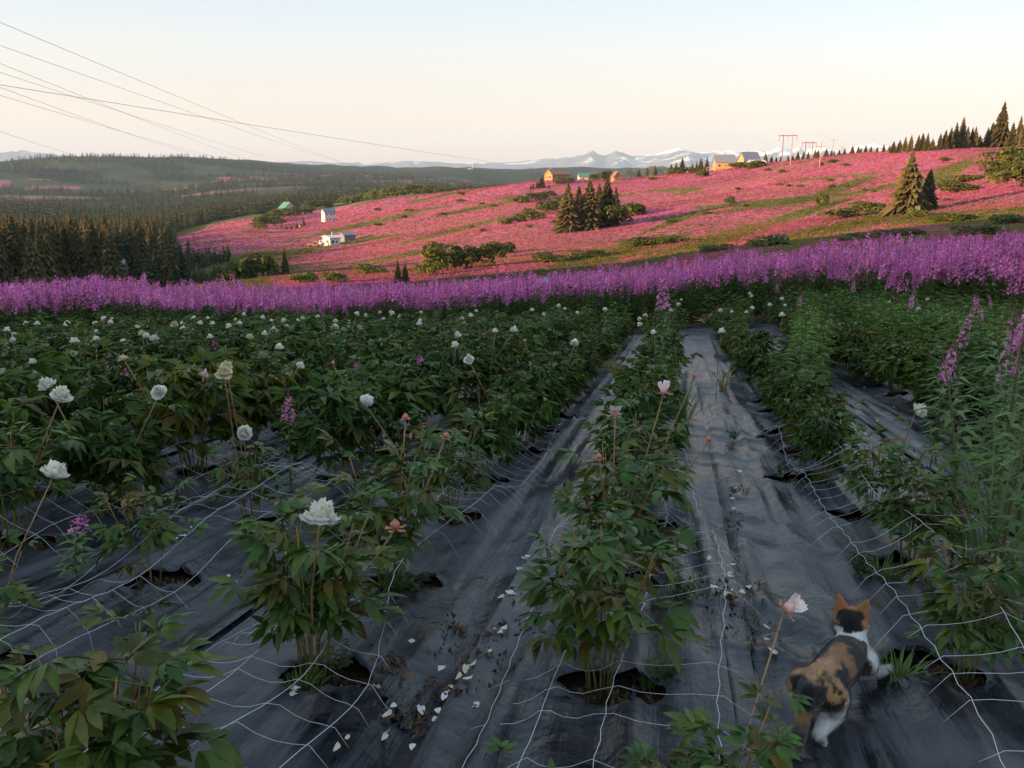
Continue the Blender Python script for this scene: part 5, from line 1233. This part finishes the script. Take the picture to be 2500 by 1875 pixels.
for i in range(34):
    px, py = random.choice([(random.uniform(0, 180), random.uniform(900, 1050)), (random.uniform(950, 1250), random.uniform(755, 790)), (random.uniform(480, 640), random.uniform(790, 830)), (random.uniform(100, 300), random.uniform(800, 870)), (random.uniform(2000, 2480), random.uniform(720, 860))])
    grass(px, py, random.choice([1, 3]), random.uniform(1.0, 1.6), 'tuft of green grass growing up between distant peonies', 0.35, 'grass tufts among the peonies')
m_weed = leafy('small_weed_leaf', (0.05, 0.10, 0.03), 0.5, 0.25, 0.3, 0.3, True, 0.1, 20)
def weed_bush(px, py, s, label):
    x, y, z = hit(px, py); u, v = xy2uv(x, y); o = empty('small_weed', (x, y, fab_z(u, v)), 0, label, 'weed'); st = MB(); lf = MB(); g = np.random.default_rng(int(px))
    for k in range(12):
        a = g.uniform(0, 6.28); L = s * g.uniform(0.5, 1.0); b_ = g.uniform(0.2, 0.9); e = Vector((math.cos(a) * L * b_, math.sin(a) * L * b_, L * (1 - b_ * 0.5))); st.tube([(0, 0, 0), e * 0.5 + Vector((0, 0, 0.02)), e], 0.0016, 3, cap=False)
        for q in range(9):
            t = 0.25 + 0.75 * q / 8; d = Vector((g.normal(), g.normal(), 0.3)); leaflet(lf, e * t, d, Vector((0, 0, 1)), s * 0.22, s * 0.045, 0.3, 0.2, (g.uniform(0.7, 1.3),) * 3, 1)
    link('stems', st.mesh('stems', m_fstem), o); link('leaves', lf.mesh('leaves', m_weed, False, True), o)
weed_bush(1792, 1085, 0.16, 'small bushy weed alone on the middle path'); weed_bush(2100, 1425, 0.16, 'bushy weed at the left of the hole above the cat'); weed_bush(1660, 1480, 0.17, 'bushy weed in the hole right of the middle row'); weed_bush(1625, 1675, 0.14, 'bushy weed right of the netted peony stems'); weed_bush(1010, 1455, 0.14, 'bushy weed in the hole left of the first path'); weed_bush(1905, 1165, 0.12, 'bushy weed in the third hole right of the path'); weed_bush(830, 1655, 0.12, 'bushy weed right of the white-bloomed peony stems')

# dry stuff at the end of the middle path
def straw_heap():
    x, y, z = hit(1790, 785); o = empty('straw_heap', (x, y, z), 0, 'heap of golden straw at the far end of the middle path', 'straw'); mb = MB()
    for k in range(260):
        a = rng.uniform(0, 6.28); rr = 1.0 * math.sqrt(rng.uniform(0, 1)); c = Vector((rr * math.cos(a), rr * math.sin(a) * 0.8, 0.5 * (1 - rr / 1.0) * rng.uniform(0.4, 1) + 0.03)); d = Vector(rng.normal(size=3)); d.z *= 0.3; d.normalize(); s = d.orthogonal().normalized() * 0.012; L = rng.uniform(0.12, 0.3)
        mb.add([c - d * L - s, c - d * L + s, c + d * L], T=[(0, 1, 2)], c=(rng.uniform(0.6, 1.3),) * 3)
    link('straw', mb.mesh('straw', m_straw, False, True), o)
straw_heap()
dry = grass_mesh(21, 16, 0.5, 0.2, 0.008, m_straw, 0.7)
grass(1765, 960, 0, 1.0, 'dry yellow stalks beside the middle row', 0, None, dry, 'dry_stalks', 'dry stalks'); grass(1772, 1010, 0, 0.5, 'dry yellow leaves fallen beside the middle row', 0, None, dry, 'dry_stalks', 'dry stalks')
grass(20, 1880, 0, 0.7, 'dry pale straw in the bottom left corner', 0, None, grass_mesh(22, 30, 0.5, 0.3, 0.004, m_straw, 1.0), 'dry_stalks', 'dry stalks')

# fireweed stalks standing among the peonies
stalks = [(415,829),(162,871),(235,912),(388,889),(295,899),(529,849),(3,851),(109,760),(136,758),(240,761),(408,751),(696,985),(714,833),(792,806),(779,839),(882,886),(1039,886),(1028,738),(1100,770),(1019,768),(1137,751),(1240,765),(1525,716),(1900,700),(1938,676),(2085,705),(2128,690),(2250,700),(2300,680),(2180,700),(2225,742),(2400,765),(2430,735),(2395,752),(2470,700),(2490,680),(2440,690),(2330,690),(2345,788),(1945,728),(2370,690),(2150,690)]
for i, (px, py) in enumerate(stalks):
    hh = 0.66 if px < 1850 else 1.0; x, y, z = hit(px, py, hh); fireweed(x, y, hh * random.uniform(1.12, 1.32), 'single purple fireweed stalk rising among the peonies on the left' if px < 1300 else 'single purple fireweed stalk rising in the weeds on the right', 'fireweed stalks among the peonies', z)
for (px, py, dist, h, lab) in [(1625, 722, 9.5, 1.5, 'fireweed stalk with few large flowers above the middle row'), (2300, 900, 6.5, 1.1, 'low fireweed stalk with three flowers on the right'), (2478, 850, 6.0, 1.3, 'large flowering fireweed at the right edge'), (2492, 800, 6.4, 1.4, 'second large fireweed behind at the right edge'), (175, 1345, 4.4, 0.5, 'small magenta fireweed low at the left among nets'), (2390, 1480, 4.0, 1.0, 'leafy fireweed without open flowers at the lower right'), (2330, 1330, 4.6, 0.9, 'leafy fireweed with yellowing stem in the right row')]:
    p = at_range(px, py, dist); z = gz(p.x, p.y); o = fireweed(p.x, p.y, max(0.35, (p.z - z) / 0.79), lab, None, z)

FWG = []
for k in range(4):
    st, lf, fl = fireweed_arrays(870 + k, 1.0, 46, 0, 0.06); FWG.append((st.mesh('stem', m_fstem), lf.mesh('leaves', m_fleaf, tint=True)))
for i, (px, py, dist, s) in enumerate([(2330, 1330, 4.6, 1.1), (2425, 1290, 4.9, 1.2), (2475, 1400, 4.3, 1.1), (2445, 1130, 5.8, 1.2), (2375, 1180, 5.4, 1.0), (2495, 1230, 5.2, 1.2), (2410, 1560, 3.8, 0.9), (2350, 1060, 6.6, 1.1), (2470, 1020, 6.8, 1.2), (2490, 1600, 3.6, 1.0), (2420, 960, 7.6, 1.2), (2300, 1000, 7.2, 0.9)]):
    p = at_range(px, py, dist); o = empty('tall_weed', (p.x, p.y, gz(p.x, p.y)), random.uniform(0, 6.28), f'tall leafy green weed on the right, {ORD[sorted([4.6,4.9,4.3,5.8,5.4,5.2,3.8,6.6,6.8,3.6,7.6,7.2]).index(dist)]} nearest the camera', 'weed', 'tall weeds on the right'); o.scale = (s * 1.25, s * 1.25, s)
    a, b_ = FWG[i % 4]; link('stem', a, o); link('leaves', b_, o)['kind'] = 'stuff'

def right_bank():
    """weeds nobody could count: the rank growth on the right edge and between the far plants"""
    px = np.concatenate([rng.uniform(1950, 2680, 2000), rng.uniform(-100, 2000, 120)]); r = np.concatenate([rng.uniform(8.5, 26, 2000), rng.uniform(23.5, 25.5, 120)])
    lim = np.interp(px, [1950, 2100, 2250, 2400, 2640], [23.5, 18, 13, 10, 8]); keep = (r > lim) | (px < 2000); px, r = px[keep], r[keep]
    az = np.arctan2((px - 1250) / FPX, 0.985); x = r * np.sin(az); y = r * np.cos(az); z = ground_z(x, y); L = []
    for k in range(3):
        st, lf, fl = fireweed_arrays(880 + k, 1.0, 26, 0, 0.1, 1); lf.v = [tuple(q_) for q_ in (np.array(lf.v) * np.array([1.5, 1.5, 1.0]))]; a0, a1 = st.arrays(), lf.arrays()
        V, T, C = join_arrays([(a0[0], a0[1], a0[2] * np.array([0.10, 0.10, 0.03])), (a1[0], a1[1], a1[2] * np.array([0.13, 0.21, 0.05]))])
        s = np.arange(len(x))[k::3]; L.append(scatter(V, T, C, np.stack([x, y, z - 0.03], -1)[s], rng.uniform(0, 6.28, len(s)), rng.uniform(0.7, 1.25, len(s)), rng.normal(size=(len(s), 2)) * 0.12, rng.uniform(0.75, 1.3, (len(s), 1)) * np.ones(3)))
    V, F, C = join_arrays(L); me = mesh_np('rank_weeds', V, [F], m_mix); col_attr(me, C); tag(link('rank_weeds', me), 'rank green weeds along the right edge and far end of the field', 'weeds', kind='stuff')
right_bank()
# ------------------------------------------------------------------ the cat
def cpt(px, py, h):
    x, y, z = hit(px, py, h); return Vector((x, y, z + h))
def calico_cat():
    gw = {}
    J = dict(rump=cpt(1983, 1688, 0.212), hip=cpt(2000, 1670, 0.218), loin=cpt(2022, 1648, 0.225), mid=cpt(2050, 1618, 0.225), chest=cpt(2078, 1582, 0.225), neck=cpt(2081, 1547, 0.268), head=cpt(2077, 1517, 0.305))
    for k, v in J.items(): print(k, [round(t, 3) for t in v])
    fwd = (J['chest'] - J['rump']); fwd.z = 0; fwd.normalize(); side = Vector((fwd.y, -fwd.x, 0)); up = Vector((0, 0, 1))
    S = []   # (centre, radius)
    def chain(pts, rad, n=9):
        for i in range(len(pts) - 1):
            for k in range(n):
                t = k / n; S.append((pts[i].lerp(pts[i + 1], t), rad[i] * (1 - t) + rad[i + 1] * t))
        S.append((pts[-1], rad[-1]))
    # trunk, deep chest and narrower loin
    chain([J['rump'], J['hip'], J['loin'], J['mid'], J['chest']], [0.046, 0.058, 0.059, 0.063, 0.060], 7)
    chain([J['hip'] - up * 0.03, J['mid'] - up * 0.035, J['chest'] - up * 0.04], [0.044, 0.056, 0.056], 8)
    chain([J['chest'], J['neck'], J['head']], [0.058, 0.045, 0.044], 7)
    hd = J['head']; hf = (fwd * 0.75 + Vector((0.1, 0.65, 0))).normalized(); hs = Vector((hf.y, -hf.x, 0))
    S.append((hd + up * 0.004, 0.050)); S.append((hd + hs * 0.018 - up * 0.008, 0.042)); S.append((hd - hs * 0.018 - up * 0.008, 0.042)); S.append((hd + hf * 0.034 - up * 0.014, 0.026)); S.append((hd + hf * 0.045 - up * 0.02, 0.018))
    gnd = lambda p: gz(p.x, p.y)
    # right hind leg: thigh, knee forward, hock back, foot
    foot = cpt(2008, 1830, 0.018); hock = cpt(2000, 1790, 0.085); knee = cpt(2034, 1738, 0.125); hipR = J['hip'] + side * 0.045 - up * 0.02
    chain([hipR, knee, hock], [0.050, 0.038, 0.019], 10); chain([hock, foot], [0.020, 0.017], 6); chain([foot, foot + fwd * 0.028 + side * 0.012 + up * 0.001], [0.018, 0.021], 4)
    # left hind leg, mostly behind the tail
    hipL = J['hip'] - side * 0.045 - up * 0.02; footL = cpt(1958, 1790, 0.018); hockL = footL + up * 0.075 - fwd * 0.02; kneeL = footL + up * 0.12 + fwd * 0.07
    chain([hipL, kneeL, hockL], [0.052, 0.040, 0.020], 9); chain([hockL, footL], [0.02, 0.017], 6); chain([footL, footL + fwd * 0.03], [0.018, 0.02], 4)
    # right foreleg reaching out to the side
    sh = J['chest'] + side * 0.040 - up * 0.035; el = cpt(2118, 1630, 0.115); wr = cpt(2148, 1641, 0.055); paw = cpt(2168, 1635, 0.035)
    chain([sh, el, wr, paw], [0.052, 0.032, 0.019, 0.019], 8); S.append((paw + (paw - wr).normalized() * 0.012, 0.019))
    # left foreleg under the body
    shL = J['chest'] - side * 0.035 - up * 0.04; pf = Vector((shL.x, shL.y, 0)) + fwd * 0.06; pf.z = gnd(pf) + 0.018; elL = shL.lerp(pf, 0.5) - fwd * 0.02
    chain([shL, elL, pf], [0.048, 0.030, 0.018], 8); S.append((pf + fwd * 0.015, 0.02))
    # tail
    T = [J['rump'] - fwd * 0.03 + up * 0.02, cpt(1966, 1738, 0.165), cpt(1957, 1775, 0.125), cpt(1948, 1808, 0.095), cpt(1925, 1838, 0.07), cpt(1894, 1860, 0.05), cpt(1866, 1873, 0.04)]
    chain(T, [0.026, 0.023, 0.023, 0.023, 0.021, 0.018, 0.013], 7)
    # gather icospheres, fuse into one skin
    bm = bmesh.new()
    for c, r in S:
        bmesh.ops.create_icosphere(bm, subdivisions=2, radius=r, matrix=Matrix.Translation(c))
    # ears: short thick cones, pointed, opening forward and outward
    for sgn, tip in ((-1, cpt(2038, 1462, 0.40)), (1, cpt(2102, 1463, 0.40))):
        b0 = hd + hs * (0.030 * sgn) + up * 0.030; ax = (hd + hs * (0.046 * sgn) + up * 0.094 - hf * 0.004) - b0
        for k in range(14):
            t = k / 13; c = b0 + ax * t; r = 0.025 * (1 - t) ** 0.8 + 0.004
            M = Matrix.Translation(c) @ Matrix.Rotation(math.atan2(hf.x, hf.y) * -1, 4, 'Z') @ Matrix.Diagonal((1, 0.5, 1, 1))
            bmesh.ops.create_icosphere(bm, subdivisions=2, radius=r, matrix=M)
    me0 = bpy.data.meshes.new('cat_raw'); bm.to_mesh(me0); bm.free()
    ob0 = bpy.data.objects.new('cat_raw', me0); COL.objects.link(ob0)
    rm = ob0.modifiers.new('fuse', 'REMESH'); rm.mode = 'VOXEL'; rm.voxel_size = 0.0048
    sm = ob0.modifiers.new('smooth', 'SMOOTH'); sm.factor = 0.5; sm.iterations = 7
    dg = bpy.context.evaluated_depsgraph_get(); me = bpy.data.meshes.new_from_object(ob0.evaluated_get(dg)); bpy.data.objects.remove(ob0)
    me.name = 'body'
    n = len(me.vertices); V = np.empty(n * 3, np.float32); me.vertices.foreach_get('co', V); V = V.reshape(-1, 3).astype(float)
    Nn = np.empty(n * 3, np.float32); me.vertices.foreach_get('normal', Nn); Nn = Nn.reshape(-1, 3).astype(float)
    white = np.array([0.74, 0.72, 0.69]); orange = np.array([0.36, 0.155, 0.055]); pale = np.array([0.47, 0.26, 0.12]); black = np.array([0.012, 0.011, 0.011]); grey = np.array([0.10, 0.085, 0.07])
    C = np.tile(white, (n, 1))
    wob = np.stack([fbm(V[:, 0] * 45, V[:, 2] * 45 + V[:, 1] * 20, 5, 3), fbm(V[:, 1] * 45, V[:, 0] * 30 + V[:, 2] * 30, 6, 3), fbm(V[:, 2] * 45, V[:, 1] * 45, 7, 3)], -1) - 0.5
    Vw = V + wob * 0.030
    def patch(c, r, col, sq=(1, 1, 1), soft=0.006, cond=None):
        nonlocal C
        d = np.linalg.norm((Vw - np.array(c)) / np.array(sq), axis=1); w = sstep(r + soft, r - soft, d)[:, None]
        if cond is not None: w = w * cond[:, None]
        C = C * (1 - w) + np.array(col) * w
    rel = (V - np.array(J['rump'])) ; along = rel @ np.array(fwd); lat = rel @ np.array(side); hgt = V[:, 2] - ground_z(V[:, 0], V[:, 1])
    # coat of the back: orange behind a black saddle, black left flank, brindled rump
    AL = (J['chest'] - J['rump']).length; axis = np.array((J['chest'] - J['rump']).normalized()); a_ = rel @ axis / AL; l_ = lat / 0.066
    a_ = a_ + wob[:, 0] * 0.22; l_ = l_ + wob[:, 1] * 0.5; hg = hgt + wob[:, 2] * 0.05
    def paint(mask, col):
        nonlocal C
        w = np.clip(mask, 0, 1)[:, None]; C = C * (1 - w) + np.array(col) * w
    body = (np.abs(lat) < 0.1) * (a_ < 1.12)
    thr = 0.15 + 0.035 * sstep(0.42, 0.2, a_); top = sstep(thr - 0.007, thr + 0.007, hg) * body * sstep(-0.75, -0.6, a_)
    paint(top, orange); paint(top * sstep(0.36, 0.26, a_), pale)
    paint(top * sstep(-0.10, -0.24, l_ + 0.25 * a_) * sstep(0.20, 0.30, a_), black)
    paint(top * sstep(0.66, 0.72, a_) * sstep(1.05, 0.99, a_), black); paint(top * sstep(0.84, 0.88, a_) * sstep(0.95, 0.91, a_) * sstep(0.1, 0.3, l_) * sstep(0.45, 0.6, fbm(V[:, 0] * 160, V[:, 1] * 160, 9, 2)), orange * 0.6)
    flank = body * sstep(0.105, 0.12, hg)
    paint(flank * sstep(0.40, 0.52, l_) * sstep(0.52, 0.58, a_) * sstep(0.82, 0.76, a_), black)
    paint(flank * sstep(0.52, 0.66, l_) * sstep(0.14, 0.20, a_) * sstep(0.44, 0.38, a_), black)
    brn = sstep(0.44, 0.54, fbm(V[:, 0] * 60, V[:, 2] * 40 + V[:, 1] * 25, 12, 3))
    paint(body * sstep(0.15, 0.17, hg) * sstep(0.02, -0.08, a_), pale); paint(body * sstep(0.13, 0.16, hg) * sstep(0.16, 0.02, a_) * brn, black); paint(body * sstep(0.14, 0.16, hg) * sstep(-0.02, -0.12, a_) * sstep(-0.15, 0.1, np.abs(l_ + 0.35) - 0.3) * (1 - brn), grey)
    patch(J['rump'] - fwd * 0.045 + side * 0.045, 0.022, grey, soft=0.012)
    # shoulders, neck and legs stay white
    patch(J['chest'] + side * 0.066 - up * 0.01 + fwd * 0.02, 0.052, white); nk = J['neck'].lerp(J['chest'], 0.15); patch(nk, 0.044, white, (1.5, 1.5, 0.8), cond=(a_ > 0.98).astype(float))
    # head: orange sides and ears, black crown
    hz = V[:, 2] - hd.z; near_h = np.linalg.norm(V - np.array(hd), axis=1) < 0.13
    w = (near_h & (hz > -0.004)).astype(float) * sstep(-0.008, 0.006, hz + wob[:, 2] * 0.02); C = C * (1 - w[:, None]) + orange * 1.15 * w[:, None]
    patch(hd - hf * 0.038 + up * 0.026, 0.047, black, cond=((hz < 0.062) & (hz > -0.010)).astype(float))
    patch(J['neck'] - fwd * 0.01, 0.056, white, cond=((hz < -0.008) & (a_ > 0.93)).astype(float))
    # tail bands
    for k in range(9):
        i = k * (len(T) - 1) / 9; a = int(i); c = T[a].lerp(T[min(a + 1, len(T) - 1)], i - a); patch(c, 0.036, [black, black, pale * 0.5, orange * 0.8, grey, black, grey, pale * 0.45, black][k], soft=0.012)
    patch(hock - fwd * 0.012 - up * 0.03, 0.020, grey, soft=0.01)
    col_attr(me, C, 'coat')
    m_cat, nt, b = material('calico_coat', 0.85, 0.12); b.inputs['Sheen Weight'].default_value = 0.3
    fx = n_noise(nt, 260, 3, 0.6, n_coord(nt)); nt.links.new(n_mix(nt, 1.0, n_attr(nt, 'coat'), n_ramp(nt, fx, [(0.3, (0.75,) * 3), (0.7, (1.12,) * 3)]), 'MULTIPLY'), b.inputs['Base Color']); n_bump(nt, fx, 0.5, 0.004, b)
    me.materials.clear(); me.materials.append(m_cat); me.polygons.foreach_set('use_smooth', np.ones(len(me.polygons), bool))
    o = link('cat', me); tag(o, 'calico cat walking away with one white forepaw reaching right', 'cat')
    m_eye = simple('amber_eye', (0.25, 0.16, 0.03), 0.1, 0.2, 40, 0.6); m_nose = simple('pink_nose', (0.5, 0.24, 0.2), 0.5, 0.1, 40)
    for sgn in (-1, 1):
        bm = bmesh.new(); bmesh.ops.create_icosphere(bm, subdivisions=2, radius=0.0085, matrix=Matrix.Translation(hd + hf * 0.043 + hs * (0.019 * sgn) + up * 0.004)); em = bpy.data.meshes.new('eye'); bm.to_mesh(em); bm.free(); em.materials.append(m_eye); link('eye', em, o)
    bm = bmesh.new(); bmesh.ops.create_icosphere(bm, subdivisions=2, radius=0.0055, matrix=Matrix.Translation(hd + hf * 0.0625 - up * 0.014)); em = bpy.data.meshes.new('nose'); bm.to_mesh(em); bm.free(); em.materials.append(m_nose); link('nose', em, o)
    # short fur lying toward the tail
    nf = 42000; tri = np.array([p.vertices[:3] for p in me.polygons], np.int32); A = np.linalg.norm(np.cross(V[tri[:, 1]] - V[tri[:, 0]], V[tri[:, 2]] - V[tri[:, 0]]), axis=1); f = rng.choice(len(tri), nf, p=A / A.sum())
    w = rng.dirichlet((1, 1, 1), nf); P = (V[tri[f]] * w[..., None]).sum(1); N3 = Nn[tri[f, 0]]; CC = C[tri[f, 0]] * rng.uniform(0.75, 1.15, (nf, 1))
    flow = -np.array(fwd)[None] * 0.9 + np.array([0, 0, -0.45])[None] + rng.normal(size=(nf, 3)) * 0.22; flow -= (flow * N3).sum(1)[:, None] * N3
    d = flow + N3 * 0.42; d /= np.linalg.norm(d, axis=1)[:, None]; L = rng.uniform(0.007, 0.015, nf)[:, None]; onhead = np.linalg.norm(P - np.array(hd), axis=1) < 0.09; L = np.where(onhead[:, None], L * 0.6, L)
    s = np.cross(d, N3); s /= np.linalg.norm(s, axis=1)[:, None]; wd = 0.00055
    FV = np.stack([P - s * wd, P + s * wd, P + d * L], 1).reshape(-1, 3); FT = np.arange(nf * 3, dtype=np.int32).reshape(-1, 3)
    fm = mesh_np('fur', FV, [FT], m_cat); col_attr(fm, np.repeat(CC, 3, 0), 'coat'); fo = link('fur', fm, o); fo['kind'] = 'stuff'
calico_cat()
